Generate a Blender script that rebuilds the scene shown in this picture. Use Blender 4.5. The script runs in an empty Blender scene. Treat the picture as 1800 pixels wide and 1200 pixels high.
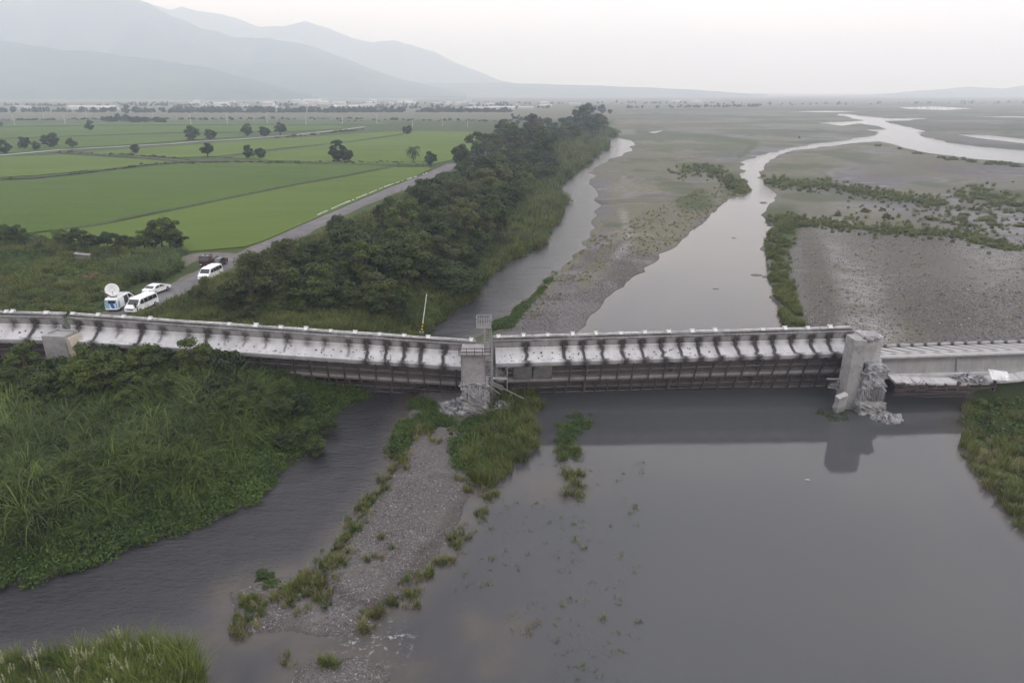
import bpy, bmesh, math, random
import numpy as np
from mathutils import Vector, Matrix
R = math.radians
rnd = random.Random(7)
rng = np.random.default_rng(11)
SC = bpy.context.scene
COL = SC.collection
# ------------------------------------------------------------------ camera, world, sun, exposure
PITCH = R(20.1); CZ = 34.0
cp, sp = math.cos(PITCH), math.sin(PITCH)
cam_d = bpy.data.cameras.new('camera'); cam = bpy.data.objects.new('camera', cam_d); COL.objects.link(cam)
cam.location = (0, 0, CZ); cam.rotation_euler = (R(90) - PITCH, 0, 0)
cam_d.sensor_width = 36; cam_d.lens = 24; cam_d.clip_start = 0.5; cam_d.clip_end = 60000
SC.camera = cam
SUN_EL, SUN_AZ = R(42), R(150)      # azimuth measured from +Y towards +X
W = bpy.data.worlds.new('World'); SC.world = W; W.use_nodes = True
nt = W.node_tree; nt.nodes.clear()
def N(t, typ, **kw):
    n = t.nodes.new(typ)
    for k, v in kw.items(): setattr(n, k, v)
    return n
out = N(nt, 'ShaderNodeOutputWorld'); bg = N(nt, 'ShaderNodeBackground'); bg.inputs['Strength'].default_value = 0.1
sky = N(nt, 'ShaderNodeTexSky'); sky.sky_type = 'NISHITA'; sky.sun_disc = False
sky.sun_elevation = SUN_EL; sky.sun_rotation = SUN_AZ; sky.dust_density = 3.0
tc = N(nt, 'ShaderNodeTexCoord')
sep = N(nt, 'ShaderNodeSeparateXYZ'); nt.links.new(tc.outputs['Generated'], sep.inputs[0])
ramp = N(nt, 'ShaderNodeValToRGB'); nt.links.new(sep.outputs['Z'], ramp.inputs[0])
e = ramp.color_ramp.elements
e[0].position = 0.0; e[0].color = (1.22, 1.15, 1.12, 1)
e[1].position = 0.9; e[1].color = (1.38, 1.44, 1.54, 1)
x = e.new(0.16); x.color = (1.20, 1.15, 1.13, 1)
x = e.new(0.45); x.color = (1.26, 1.27, 1.32, 1)
# soft cloud banks
mp = N(nt, 'ShaderNodeMapping'); mp.inputs['Scale'].default_value = (1.0, 1.0, 3.5); nt.links.new(tc.outputs['Generated'], mp.inputs[0])
nz = N(nt, 'ShaderNodeTexNoise'); nz.inputs['Scale'].default_value = 2.3; nz.inputs['Detail'].default_value = 5; nz.inputs['Distortion'].default_value = 0.4
nt.links.new(mp.outputs[0], nz.inputs['Vector'])
cr = N(nt, 'ShaderNodeValToRGB'); nt.links.new(nz.outputs['Fac'], cr.inputs[0])
cr.color_ramp.elements[0].position = 0.3; cr.color_ramp.elements[0].color = (0.80, 0.84, 0.92, 1)
cr.color_ramp.elements[1].position = 0.7; cr.color_ramp.elements[1].color = (1.22, 1.15, 1.12, 1)
mul = N(nt, 'ShaderNodeMix', data_type='RGBA', blend_type='MULTIPLY'); mul.inputs['Factor'].default_value = 1
nt.links.new(ramp.outputs[0], mul.inputs['A']); nt.links.new(cr.outputs[0], mul.inputs['B'])
# the thinner, brighter side of the overcast, down the valley
dot = N(nt, 'ShaderNodeVectorMath', operation='DOT_PRODUCT'); BR_AZ, BR_EL = R(28), R(16); dot.inputs[1].default_value = (math.sin(BR_AZ)*math.cos(BR_EL), math.cos(BR_AZ)*math.cos(BR_EL), math.sin(BR_EL))
nt.links.new(tc.outputs['Generated'], dot.inputs[0])
mr = N(nt, 'ShaderNodeMapRange', interpolation_type='SMOOTHSTEP'); mr.inputs['From Min'].default_value = -0.6; mr.inputs['From Max'].default_value = 1.0
mr.inputs['To Min'].default_value = 8.0; mr.inputs['To Max'].default_value = 14
nt.links.new(dot.outputs['Value'], mr.inputs['Value'])
sc_ = N(nt, 'ShaderNodeVectorMath', operation='SCALE'); nt.links.new(mul.outputs['Result'], sc_.inputs[0]); nt.links.new(mr.outputs[0], sc_.inputs['Scale'])
mixs = N(nt, 'ShaderNodeMix', data_type='RGBA'); mixs.inputs['Factor'].default_value = 0.90
nt.links.new(sky.outputs[0], mixs.inputs['A']); nt.links.new(sc_.outputs[0], mixs.inputs['B'])
nt.links.new(mixs.outputs['Result'], bg.inputs['Color']); nt.links.new(bg.outputs[0], out.inputs[0])
sun_d = bpy.data.lights.new('sun', 'SUN'); sun_d.energy = 0.5; sun_d.angle = R(25); sun_d.color = (1, 0.95, 0.89)
sun = bpy.data.objects.new('sun', sun_d); COL.objects.link(sun)
sdir = Vector((math.sin(SUN_AZ)*math.cos(SUN_EL), math.cos(SUN_AZ)*math.cos(SUN_EL), math.sin(SUN_EL)))
sun.rotation_euler = sdir.to_track_quat('Z', 'Y').to_euler(); sun.location = (0, 0, 60)
vs = SC.view_settings; vs.view_transform = 'Standard'; vs.look = 'None'; vs.gamma = 1; vs.exposure = 0.25; vs.use_curve_mapping = False
SC.render.engine = 'CYCLES'
cy = SC.cycles
cy.use_denoising = True
try: cy.denoiser = 'OPENIMAGEDENOISE'
except Exception: pass
cy.max_bounces = 5; cy.diffuse_bounces = 2; cy.glossy_bounces = 2; cy.transmission_bounces = 2; cy.volume_bounces = 5; cy.transparent_max_bounces = 6
cy.volume_step_rate = 5; cy.volume_max_steps = 64
cy.use_adaptive_sampling = True; cy.adaptive_threshold = 0.01
# ------------------------------------------------------------------ helpers
def proj(x, y, z):
    d = y*cp - (z-CZ)*sp
    d = np.where(d < 1, 1, d)
    return 900 + 1200*x/d, 600 - 1200*(y*sp + (z-CZ)*cp)/d
def ground(px, py, z=0.0):
    """the spot at height z that the photograph shows at pixel (px, py)"""
    X = (px-900)/1200.0; Y = -(py-600)/1200.0
    dy = cp + Y*sp; dz = -sp + Y*cp
    t = (z-CZ)/dz
    return X*t, dy*t
def at_depth(px, py, D):
    X = (px-900)/1200.0; Y = -(py-600)/1200.0
    dy = cp + Y*sp; dz = -sp + Y*cp
    t = D/dy
    return Vector((X*t, D, CZ+dz*t))
def smooth(a, b, x):
    t = np.clip((x-a)/(b-a), 0, 1); return t*t*(3-2*t)
_LAT = np.random.default_rng(3).random((256, 256))
def vnoise(x, y):
    xi = np.floor(x).astype(int); yi = np.floor(y).astype(int); fx = x-xi; fy = y-yi
    fx = fx*fx*(3-2*fx); fy = fy*fy*(3-2*fy)
    g = lambda a, b: _LAT[a % 256, b % 256]
    return (g(xi, yi)*(1-fx)+g(xi+1, yi)*fx)*(1-fy) + (g(xi, yi+1)*(1-fx)+g(xi+1, yi+1)*fx)*fy
def fbm(x, y, o=4):
    s = 0; a = .5; 
    for k in range(o):
        s = s + a*vnoise(x*2**k+17.3*k, y*2**k+9.1*k); a *= .5
    return s/(1-.5**o)
def inside(poly, x, y):
    c = np.zeros(x.shape, bool); n = len(poly)
    for i in range(n):
        x1, y1 = poly[i]; x2, y2 = poly[(i+1) % n]
        if y1 == y2: continue
        m = ((y1 > y) != (y2 > y)) & (x < (x2-x1)*(y-y1)/(y2-y1)+x1)
        c ^= m
    return c
def edge_dist(poly, x, y, closed=True):
    d2 = np.full(x.shape, 1e18); n = len(poly)
    for i in range(n if closed else n-1):
        x1, y1 = poly[i]; x2, y2 = poly[(i+1) % n]
        dx, dy = x2-x1, y2-y1; L = dx*dx+dy*dy+1e-9
        t = np.clip(((x-x1)*dx+(y-y1)*dy)/L, 0, 1)
        d2 = np.minimum(d2, (x-x1-t*dx)**2+(y-y1-t*dy)**2)
    return np.sqrt(d2)
def tag(o, label=None, cat=None, group=None, kind=None):
    if label: o['label'] = label
    if cat: o['category'] = cat
    if group: o['group'] = group
    if kind: o['kind'] = kind
    return o
def empty(name, loc=(0, 0, 0), rz=0, label=None, cat=None, group=None):
    o = bpy.data.objects.new(name, None); COL.objects.link(o); o.location = loc; o.rotation_euler = (0, 0, rz); o.empty_display_size = .3
    return tag(o, label, cat, group)
def np_mesh(name, V, F, mat=None, smoothf=False, attrs=None):
    V = np.asarray(V, np.float32); F = np.asarray(F, np.int32)
    me = bpy.data.meshes.new(name)
    me.vertices.add(len(V)); me.vertices.foreach_set('co', V.ravel())
    k = F.shape[1]
    me.loops.add(F.size); me.loops.foreach_set('vertex_index', F.ravel())
    me.polygons.add(len(F)); me.polygons.foreach_set('loop_start', np.arange(0, F.size, k, dtype=np.int32)); me.polygons.foreach_set('loop_total', np.full(len(F), k, np.int32))
    me.update(calc_edges=True)
    if smoothf: me.polygons.foreach_set('use_smooth', np.ones(len(F), bool))
    for an, (ty, arr) in (attrs or {}).items():
        a = me.attributes.new(an, ty, 'POINT')
        if ty == 'FLOAT': a.data.foreach_set('value', np.asarray(arr, np.float32).ravel())
        elif ty == 'FLOAT_COLOR': a.data.foreach_set('color', np.asarray(arr, np.float32).ravel())
        elif ty == 'FLOAT_VECTOR': a.data.foreach_set('vector', np.asarray(arr, np.float32).ravel())
        elif ty == 'INT': a.data.foreach_set('value', np.asarray(arr, np.int32).ravel())
    if mat: me.materials.append(mat)
    return me
def link(name, me, parent=None, loc=None):
    o = bpy.data.objects.new(name, me); COL.objects.link(o)
    if parent: o.parent = parent
    if loc is not None: o.location = loc
    return o
class MB:
    """collects simple shapes and links them as one mesh object"""
    def __init__(s): s.v = []; s.f = []
    def box(s, c, d, rot=None, taper=1.0, jit=0.0):
        b = len(s.v)
        for z in (-.5, .5):
            k = taper if z > 0 else 1.0
            for x, y in ((-.5, -.5), (.5, -.5), (.5, .5), (-.5, .5)):
                p = Vector((x*d[0]*k, y*d[1]*k, z*d[2]))
                if jit: p += Vector((rnd.uniform(-jit, jit), rnd.uniform(-jit, jit), rnd.uniform(-jit, jit)))
                if rot is not None: p = rot @ p
                s.v.append(tuple(p+Vector(c)))
        s.f += [tuple(b+i for i in q) for q in ((3, 2, 1, 0), (4, 5, 6, 7), (0, 1, 5, 4), (1, 2, 6, 5), (2, 3, 7, 6), (3, 0, 4, 7))]
        return s
    def tube(s, pts, r, n=6, cap=True):
        pts = [Vector(p) for p in pts]; b0 = len(s.v)
        rs = r if isinstance(r, (list, tuple)) else [r]*len(pts)
        for i, p in enumerate(pts):
            d = (pts[min(i+1, len(pts)-1)]-pts[max(i-1, 0)]).normalized()
            a = d.orthogonal().normalized() if abs(d.z) < .9 else Vector((1, 0, 0)).cross(d).normalized()
            c = d.cross(a)
            for k in range(n):
                t = 2*math.pi*k/n
                s.v.append(tuple(p+(a*math.cos(t)+c*math.sin(t))*rs[i]))
        for i in range(len(pts)-1):
            for k in range(n):
                k2 = (k+1) % n
                s.f.append((b0+i*n+k, b0+i*n+k2, b0+(i+1)*n+k2, b0+(i+1)*n+k))
        if cap:
            s.f.append(tuple(b0+k for k in reversed(range(n)))); s.f.append(tuple(b0+(len(pts)-1)*n+k for k in range(n)))
        return s
    def poly_prism(s, prof, a, b, mapf):
        """profile (list of 2-D points) swept from a to b; mapf(p, q, t) gives the 3-D point"""
        n = len(prof); b0 = len(s.v)
        for t in (a, b):
            for p, q in prof: s.v.append(tuple(mapf(p, q, t)))
        for k in range(n):
            k2 = (k+1) % n; s.f.append((b0+k, b0+k2, b0+n+k2, b0+n+k))
        s.f.append(tuple(b0+k for k in reversed(range(n)))); s.f.append(tuple(b0+n+k for k in range(n)))
        return s
    def build(s, name, mat, parent=None, sm=False, bevel=0, mats=None):
        me = bpy.data.meshes.new(name); me.from_pydata(s.v, [], s.f)
        bm = bmesh.new(); bm.from_mesh(me); bmesh.ops.recalc_face_normals(bm, faces=bm.faces)
        if bevel: bmesh.ops.bevel(bm, geom=list(bm.edges), offset=bevel, segments=2, affect='EDGES', profile=.6, clamp_overlap=True)
        bm.to_mesh(me); bm.free()
        me.materials.append(mat)
        if sm:
            for p in me.polygons: p.use_smooth = True
        return link(name, me, parent)
def copy_tree(o, parent=None):
    c = o.copy(); COL.objects.link(c); c.parent = parent
    for ch in o.children: copy_tree(ch, c)
    return c
def rockmesh(name, seed, mat, sub=1, dims=(1, 1, 1), rough=.25):
    bm = bmesh.new(); bmesh.ops.create_icosphere(bm, subdivisions=sub, radius=.5)
    r = random.Random(seed)
    for v in bm.verts:
        k = 1+r.uniform(-rough, rough); v.co = Vector((v.co.x*dims[0]*k, v.co.y*dims[1]*k, v.co.z*dims[2]*k))
    me = bpy.data.meshes.new(name); bm.to_mesh(me); bm.free(); me.materials.append(mat); return me
# ------------------------------------------------------------------ materials
def newmat(name):
    m = bpy.data.materials.new(name); m.use_nodes = True
    t = m.node_tree; return m, t, t.nodes['Principled BSDF'], t.nodes['Material Output']
def mat_basic(name, col, rough=.7, metal=0, var=.12, scale=3.0, bump=0.0, spec=.4, streak=False, dirt=None):
    m, t, b, o = newmat(name); b.inputs['Roughness'].default_value = rough; b.inputs['Metallic'].default_value = metal
    b.inputs['Specular IOR Level'].default_value = spec
    tc = N(t, 'ShaderNodeTexCoord'); mpn = N(t, 'ShaderNodeMapping'); t.links.new(tc.outputs['Object'], mpn.inputs[0])
    if streak: mpn.inputs['Scale'].default_value = (1, 1, .25)
    nz = N(t, 'ShaderNodeTexNoise'); nz.inputs['Scale'].default_value = scale; nz.inputs['Detail'].default_value = 6; nz.inputs['Roughness'].default_value = .65
    t.links.new(mpn.outputs[0], nz.inputs['Vector'])
    r = N(t, 'ShaderNodeValToRGB'); t.links.new(nz.outputs['Fac'], r.inputs[0])
    r.color_ramp.elements[0].position = .3; r.color_ramp.elements[1].position = .72
    r.color_ramp.elements[0].color = tuple(c*(1-var) for c in col)+(1,); r.color_ramp.elements[1].color = tuple(min(1, c*(1+var)) for c in col)+(1,)
    last = r.outputs[0]
    if dirt:
        n2 = N(t, 'ShaderNodeTexNoise'); n2.inputs['Scale'].default_value = scale*.35; n2.inputs['Detail'].default_value = 8; n2.inputs['Roughness'].default_value = .75
        t.links.new(mpn.outputs[0], n2.inputs['Vector'])
        r2 = N(t, 'ShaderNodeMapRange'); r2.inputs['From Min'].default_value = .5; r2.inputs['From Max'].default_value = .68; t.links.new(n2.outputs['Fac'], r2.inputs[0])
        mx = N(t, 'ShaderNodeMix', data_type='RGBA'); t.links.new(r2.outputs[0], mx.inputs['Factor']); t.links.new(last, mx.inputs['A']); mx.inputs['B'].default_value = tuple(dirt)+(1,)
        last = mx.outputs['Result']
    t.links.new(last, b.inputs['Base Color'])
    if bump:
        bp = N(t, 'ShaderNodeBump'); bp.inputs['Strength'].default_value = bump; bp.inputs['Distance'].default_value = .05
        n3 = N(t, 'ShaderNodeTexNoise'); n3.inputs['Scale'].default_value = scale*5; n3.inputs['Detail'].default_value = 5; t.links.new(tc.outputs['Object'], n3.inputs['Vector'])
        t.links.new(n3.outputs['Fac'], bp.inputs['Height']); t.links.new(bp.outputs[0], b.inputs['Normal'])
    return m
def mat_leaf(name, dark, light, transl=.25, rough=.55):
    m, t, b, o = newmat(name)
    at = N(t, 'ShaderNodeAttribute', attribute_name='tint')
    oi = N(t, 'ShaderNodeObjectInfo')
    ad = N(t, 'ShaderNodeMath', operation='MULTIPLY_ADD'); t.links.new(oi.outputs['Random'], ad.inputs[0]); ad.inputs[1].default_value = .5; 
    mm = N(t, 'ShaderNodeMath', operation='MULTIPLY_ADD'); t.links.new(at.outputs['Fac'], mm.inputs[0]); mm.inputs[1].default_value = .8; mm.inputs[2].default_value = -.15
    t.links.new(mm.outputs[0], ad.inputs[2])
    geo = N(t, 'ShaderNodeNewGeometry'); nz = N(t, 'ShaderNodeTexNoise'); nz.inputs['Scale'].default_value = .12; nz.inputs['Detail'].default_value = 3
    t.links.new(geo.outputs['Position'], nz.inputs['Vector'])
    a2 = N(t, 'ShaderNodeMath', operation='MULTIPLY_ADD'); t.links.new(nz.outputs['Fac'], a2.inputs[0]); a2.inputs[1].default_value = 1.1; a2.inputs[2].default_value = -.55
    a3 = N(t, 'ShaderNodeMath', operation='ADD'); a3.use_clamp = True; t.links.new(ad.outputs[0], a3.inputs[0]); t.links.new(a2.outputs[0], a3.inputs[1])
    mx = N(t, 'ShaderNodeMix', data_type='RGBA'); t.links.new(a3.outputs[0], mx.inputs['Factor']); mx.inputs['A'].default_value = tuple(dark)+(1,); mx.inputs['B'].default_value = tuple(light)+(1,)
    t.links.new(mx.outputs['Result'], b.inputs['Base Color']); b.inputs['Roughness'].default_value = rough; b.inputs['Specular IOR Level'].default_value = .25
    tr = N(t, 'ShaderNodeBsdfTranslucent'); t.links.new(mx.outputs['Result'], tr.inputs['Color'])
    ms = N(t, 'ShaderNodeMixShader'); ms.inputs[0].default_value = transl; t.links.new(b.outputs[0], ms.inputs[1]); t.links.new(tr.outputs[0], ms.inputs[2])
    t.links.new(ms.outputs[0], o.inputs[0]); return m
M = {}
M['tree_dark'] = mat_leaf('tree_leaves_dark', (.012, .022, .006), (.062, .088, .014))
M['tree_mid'] = mat_leaf('tree_leaves_mid', (.020, .036, .008), (.098, .132, .020))
M['tree_olive'] = mat_leaf('tree_leaves_olive', (.030, .038, .010), (.115, .125, .034))
M['shrub'] = mat_leaf('shrub_leaves', (.022, .040, .008), (.085, .125, .022))
M['plain_shrub'] = mat_leaf('plain_shrub_leaves', (.070, .085, .026), (.185, .195, .058))
M['reed'] = mat_leaf('reed_blades', (.014, .028, .006), (.120, .165, .030))
M['herb'] = mat_leaf('herb_leaves', (.018, .036, .006), (.080, .128, .018))
M['drygrass'] = mat_leaf('dry_grass', (.12, .108, .05), (.26, .235, .12))
M['greengrass'] = mat_leaf('green_grass', (.040, .056, .013), (.165, .180, .042))
M['plume'] = mat_leaf('reed_plumes', (.25, .25, .13), (.42, .41, .25))
M['bark'] = mat_basic('bark', (.09, .07, .055), .9, var=.3, scale=6)
M['deadwood'] = mat_basic('bare_wood', (.30, .27, .23), .9, var=.2, scale=6)
M['conc'] = mat_basic('weathered_concrete', (.27, .262, .255), .9, var=.18, scale=1.3, bump=.4, dirt=(.14, .13, .125))
M['conc_light'] = mat_basic('pale_concrete', (.34, .33, .325), .88, var=.2, scale=1.0, bump=.4, dirt=(.20, .19, .185))
M['conc_broken'] = mat_basic('broken_concrete', (.26, .255, .26), .95, var=.5, scale=3.0, bump=1.0, dirt=(.10, .097, .10))
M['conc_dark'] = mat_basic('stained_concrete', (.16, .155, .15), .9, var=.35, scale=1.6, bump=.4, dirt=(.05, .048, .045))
M['rust'] = mat_basic('rusty_steel', (.075, .052, .050), .8, var=.4, scale=5)
M['pipe'] = mat_basic('grey_pipe', (.13, .115, .11), .6, var=.25, scale=2)
M['galv'] = mat_basic('galvanised_steel', (.30, .30, .30), .5, metal=.3, var=.12, scale=4)
M['white'] = mat_basic('white_paint', (.78, .78, .78), .5, var=.05, scale=2)
M['rock'] = mat_basic('river_rock', (.27, .26, .265), .85, var=.35, scale=2.5)
# ------------------------------------------------------------------ where water, banks and plains lie (traced from the photograph onto the ground)
def gp(l, z=0.0): return [ground(a, b, z) for a, b in l]
P_WATER = [(-900,1150),(-300,1080),(0,1033),(60,1020),(130,1000),(210,965),(300,938),(380,915),(440,882),(490,832),(540,782),(570,738),(600,712),(650,690),(700,640),(745,590),(790,548),(832,522),(850,492),(885,462),(925,445),(962,432),(958,418),(975,395),(985,370),(1000,350),(978,340),(980,325),(1005,305),(1030,290),(1045,272),(1078,258),(1062,246),(1090,241),(1112,250),(1100,268),(1062,287),(1042,297),(1036,320),(1052,345),(1050,378),(1036,412),(1020,440),(985,472),(950,508),(915,542),(870,575),(830,600),(770,650),(735,690),(712,745),(700,790),(688,825),(660,870),(622,920),(590,962),(565,995),(535,1018),(500,1012),(470,1015),(400,1040),(412,1070),(398,1105),(470,1112),(560,1118),(640,1112),(660,1085),(690,1060),(730,1010),(780,960),(815,900),(828,860),(838,832),(870,800),(895,778),(905,740),(900,700),(940,660),(1020,580),(1060,535),(1110,490),(1160,455),(1210,415),(1250,375),(1280,350),(1318,340),(1322,332),(1300,305),(1310,282),(1350,268),(1400,258),(1460,250),(1530,240),(1545,232),(1500,222),(1440,217),(1480,214),(1520,212),(1470,203),(1475,200),(1525,205),(1560,208),(1630,208),(1600,212),(1555,213),(1580,220),(1625,232),(1620,240),(1660,250),(1720,258),(1800,265),(2200,285),(2300,330),(1800,287),(1720,280),(1640,270),(1600,262),(1545,248),(1480,254),(1420,262),(1390,265),(1378,270),(1345,288),(1335,305),(1345,322),(1365,345),(1350,362),(1336,378),(1350,392),(1358,405),(1345,430),(1345,460),(1352,490),(1362,530),(1372,555),(1390,585),(1430,620),(1480,645),(1560,662),(1640,672),(1692,690),(1700,740),(1690,790),(1730,850),(1770,890),(1800,930),(1850,990),(2000,1150),(2600,1750),(-1500,1750)]
P_ISLES = [[(-300,1200),(-20,1175),(100,1160),(220,1140),(320,1148),(348,1190),(345,1600),(-500,1600)],
           [(520,1175),(560,1160),(640,1152),(690,1185),(650,1260),(500,1260)],
           [(1475,222),(1510,217),(1545,222),(1560,228),(1520,228)]]
P_POOLS = [[(1580,189),(1640,187),(1710,191),(1660,194),(1600,192)],[(1140,232),(1168,229),(1150,235)],[(1680,236),(1740,238),(1820,247),(1950,256),(1950,259),(1800,252),(1720,243)],[(1380,196.5),(1450,195),(1520,196.5),(1460,197.8)],[(1700,206),(1780,204.5),(1900,206),(1900,207.5),(1790,207)]]
WAT = gp(P_WATER); ISL = [gp(q) for q in P_ISLES]; POO = [gp(q) for q in P_POOLS]
# raised left bank with the fields and the grove
P_LEFT = [(-900,1150),(-300,1080),(0,1033),(60,1020),(130,1000),(210,965),(300,938),(380,915),(440,882),(490,832),(540,782),(570,738),(600,712),(650,690),(700,640),(745,590),(790,548),(832,522),(850,492),(870,458),(900,425),(930,380),(960,330),(990,290),(1030,262),(1055,240),(1080,215),(1100,195),(1120,185)]
LB = gp(P_LEFT)+[(-3000, 2600), (-3000, 30)]
def jag(P, amp, seed):
    """small bays and points along a shoreline"""
    out = []; r = random.Random(seed)
    n = len(P)
    for i in range(n):
        a = Vector(P[i]); b = Vector(P[(i+1) % n]); L = (b-a).length
        dist = max((a.length+b.length)/2, 30)
        k = int(min(5, L/(dist*.022))); out.append(tuple(a))
        if L > dist*1.2: continue
        nrm = Vector((-(b-a).y, (b-a).x))/max(L, 1e-6)
        for j in range(1, k+1):
            p = a.lerp(b, j/(k+1))+nrm*r.gauss(0, 1)*min(L*.04, amp*dist/80); out.append(tuple(p))
    return out
WAT = jag(WAT, .3, 5)
def land_sd(x, y):
    """signed distance to the shore, positive on land"""
    w = inside(WAT, x, y); d = edge_dist(WAT, x, y)
    for q in POO: w |= inside(q, x, y); d = np.minimum(d, edge_dist(q, x, y))
    for q in ISL: w &= ~inside(q, x, y); d = np.minimum(d, edge_dist(q, x, y))
    return np.where(w, -d, d)
ROAD = [ground(a, b, 3.5) for a, b in [(150,590),(215,552),(300,520),(345,494),(400,465),(460,440),(530,403),(600,370),(680,338),(755,310),(800,288)]]
BT = jag(gp([(742,752),(800,764),(862,776),(850,800),(838,824),(826,858),(808,900),(778,950),(735,1000),(700,1040),(665,1072),(625,1076),(598,1060),(572,1038),(566,1016),(590,980),(618,945),(655,890),(690,838),(708,800),(722,770)]), .6, 8)
def height(x, y, sd=None):
    x = np.asarray(x, float); y = np.asarray(y, float)
    if sd is None: sd = land_sd(x, y)
    lb = inside(LB, x, y); dl = edge_dist(LB, x, y)
    n = fbm(x*.09, y*.09, 4)-.5; n2 = fbm(x*.5+40, y*.5, 3)-.5
    px, py = proj(x, y, 0*x)
    h = .22*smooth(0, .9, sd) + .55*smooth(1, 9, sd)*(.6+.9*n) + .25*smooth(6, 40, sd) + n2*.16*smooth(.5, 4, sd)
    # the foreground bar is a low whaleback with a cut step round it
    wl = smooth(0, 10, np.where(lb, dl, 0))
    h = h + np.where(lb, (3.5-h)*wl, 0)
    h = np.where(lb & (wl > .999), 3.5, h)
    db = edge_dist(BT, x, y); ib = inside(BT, x, y)
    h = np.where(ib, np.maximum(h, .12)+.42*smooth(0, .55, db)+.10*smooth(.5, 5, db), h)
    # raised berm of boulders round the right bank by the pier
    h = np.where(sd < 0, np.maximum(-.05-.22*(-sd), -1.5), np.maximum(h, .01+.03*np.minimum(sd, 1)))
    return h
# ------------------------------------------------------------------ ground sheet
NR, NC = 760, 700
D = 14*np.exp(np.linspace(0, math.log(19000/14.), NR))
S = np.sinh(np.linspace(-1, 1, NC)*1.55)/math.sinh(1.55)*2.1
GX = D[:, None]*S[None, :]; GY = np.repeat(D[:, None], NC, 1)
sd = land_sd(GX, GY); GZ = height(GX, GY, sd)
PX, PY = proj(GX, GY, GZ)
def ell(cx, cy, rx, ry, ang=0, soft=.5):
    c, s = math.cos(R(ang)), math.sin(R(ang)); u = (PX-cx)*c+(PY-cy)*s; v = -(PX-cx)*s+(PY-cy)*c
    return 1-smooth(1-soft, 1+soft, np.sqrt((u/rx)**2+(v/ry)**2)+NZ)
NZ = (fbm(GX*.05, GY*.05, 4)-.5)*1.3
def strip(pts, w, soft=.6):
    d = edge_dist(pts, PX, PY*1.0, closed=False); return 1-smooth(w*(1-soft), w*(1+soft), d*(1+NZ*.8))
grass = np.zeros_like(PX); dry = grass.copy(); silt = grass.copy(); pale = grass.copy()
lbm = inside(LB, GX, GY)
mx = lambda a, b: np.maximum(a, b)
grass = mx(grass, np.where(lbm, smooth(.2, 1.5, sd), 0))
# middle bar
for q in [(1180,295,120,28),(1140,330,60,10,0),(1225,345,60,28,-20),(1260,330,60,14),(1150,262,110,12),(1280,255,120,8,-8),(1130,380,40,30),(1190,395,50,22,-35)]: dry = mx(dry, ell(*q))
for q in [(870,570,50,18,-25),(1225,352,30,18),(1290,325,30,22),(1240,292,40,8)]: grass = mx(grass, ell(*q)*.9)
dry = mx(dry, strip([(930,530),(985,480),(1030,430),(1055,400)], 9)*.9)
dry = mx(dry, strip([(1080,300),(1085,350),(1090,400),(1060,450),(1030,500)], 12)*.8)
pale = mx(pale, strip([(1095,375),(1105,410),(1095,440),(1075,460)], 7)*.9)
pale = mx(pale, ell(1130,330,50,18)*.5)
dry = mx(dry, ell(1150,410,55,30,-35))
# right plain
for q in [(1420,285,110,20,-10),(1400,310,70,16),(1770,350,80,16),(1600,335,60,10),(1500,262,90,9,-8),(1380,385,50,18)]: dry = mx(dry, ell(*q))
for q in [(1400,320,60,10),(1370,375,36,16),(1780,345,60,12),(1560,345,120,6,8)]: grass = mx(grass, ell(*q)*.8)
grass = mx(grass, strip([(1385,400),(1370,440),(1368,490),(1385,530),(1400,575)], 16))
silt = mx(silt, ell(1440,500,26,80,-12)); silt = mx(silt, ell(1600,440,110,55,12)*.75); silt = mx(silt, ell(1640,560,75,50,20)*.9)
silt = mx(silt, ell(1560,300,60,16)*.6); silt = mx(silt, ell(1700,290,120,14)*.6)
pale = mx(pale, ell(1500,460,45,90,-16)*.7); pale = mx(pale, ell(1530,590,60,40)*.9); pale = mx(pale, ell(1740,430,90,60,10)*.55); pale = mx(pale, ell(1520,295,60,12)*.4); pale = mx(pale, ell(1560,375,110,12,6)*.5)
dry = mx(dry, ell(1590,590,60,26)*.6); dry = mx(dry, ell(1170,250,160,14)*.8); grass = mx(grass, strip([(1120,232),(1250,240),(1330,252),(1300,275)], 5)*.7)
# wandering patches of scrub and old channels over the plains
w1 = fbm(GX*.022+5, GY*.016+2, 5); w2 = fbm(GX*.05+31, GY*.03+12, 5); land0 = ~lbm & (PY < 600)
dry = mx(dry, np.where(land0, smooth(.48, .62, w1)*.8*np.where(PY > 400, .35, 1), 0)); grass = mx(grass, np.where(land0 & (PY < 400), smooth(.58, .68, w2)*.5, 0))
ch = np.abs(fbm(GX*.012+9, GY*.02+4, 4)-.5); silt = mx(silt, np.where(land0, (1-smooth(.008, .028, ch))*.75, 0)); pale = mx(pale, np.where(land0, (1-smooth(.0, .02, np.abs(ch-.04)))*.5, 0))
silt = mx(silt, np.where(inside(BT, GX, GY), .35, 0)+np.where((sd > 0) & (sd < 1.2) & (PY > 700) & ~lbm, .5, 0))
# far plain beyond the braids
far = smooth(260, 205, PY)
dry = mx(dry, np.where(~lbm, far*(.45+.8*np.clip(NZ+.3, 0, 1)), 0)); dry = mx(dry, np.where(lbm, smooth(214, 205, PY), 0)); grass = np.where(lbm, grass*(1-.85*smooth(216, 206, PY)), grass)
# near right bank: the strip in the lower right
nr = ((PX > 1640) & (PY > 660)); grass = np.where(nr, smooth(.1, 1.2, sd), grass)
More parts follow.
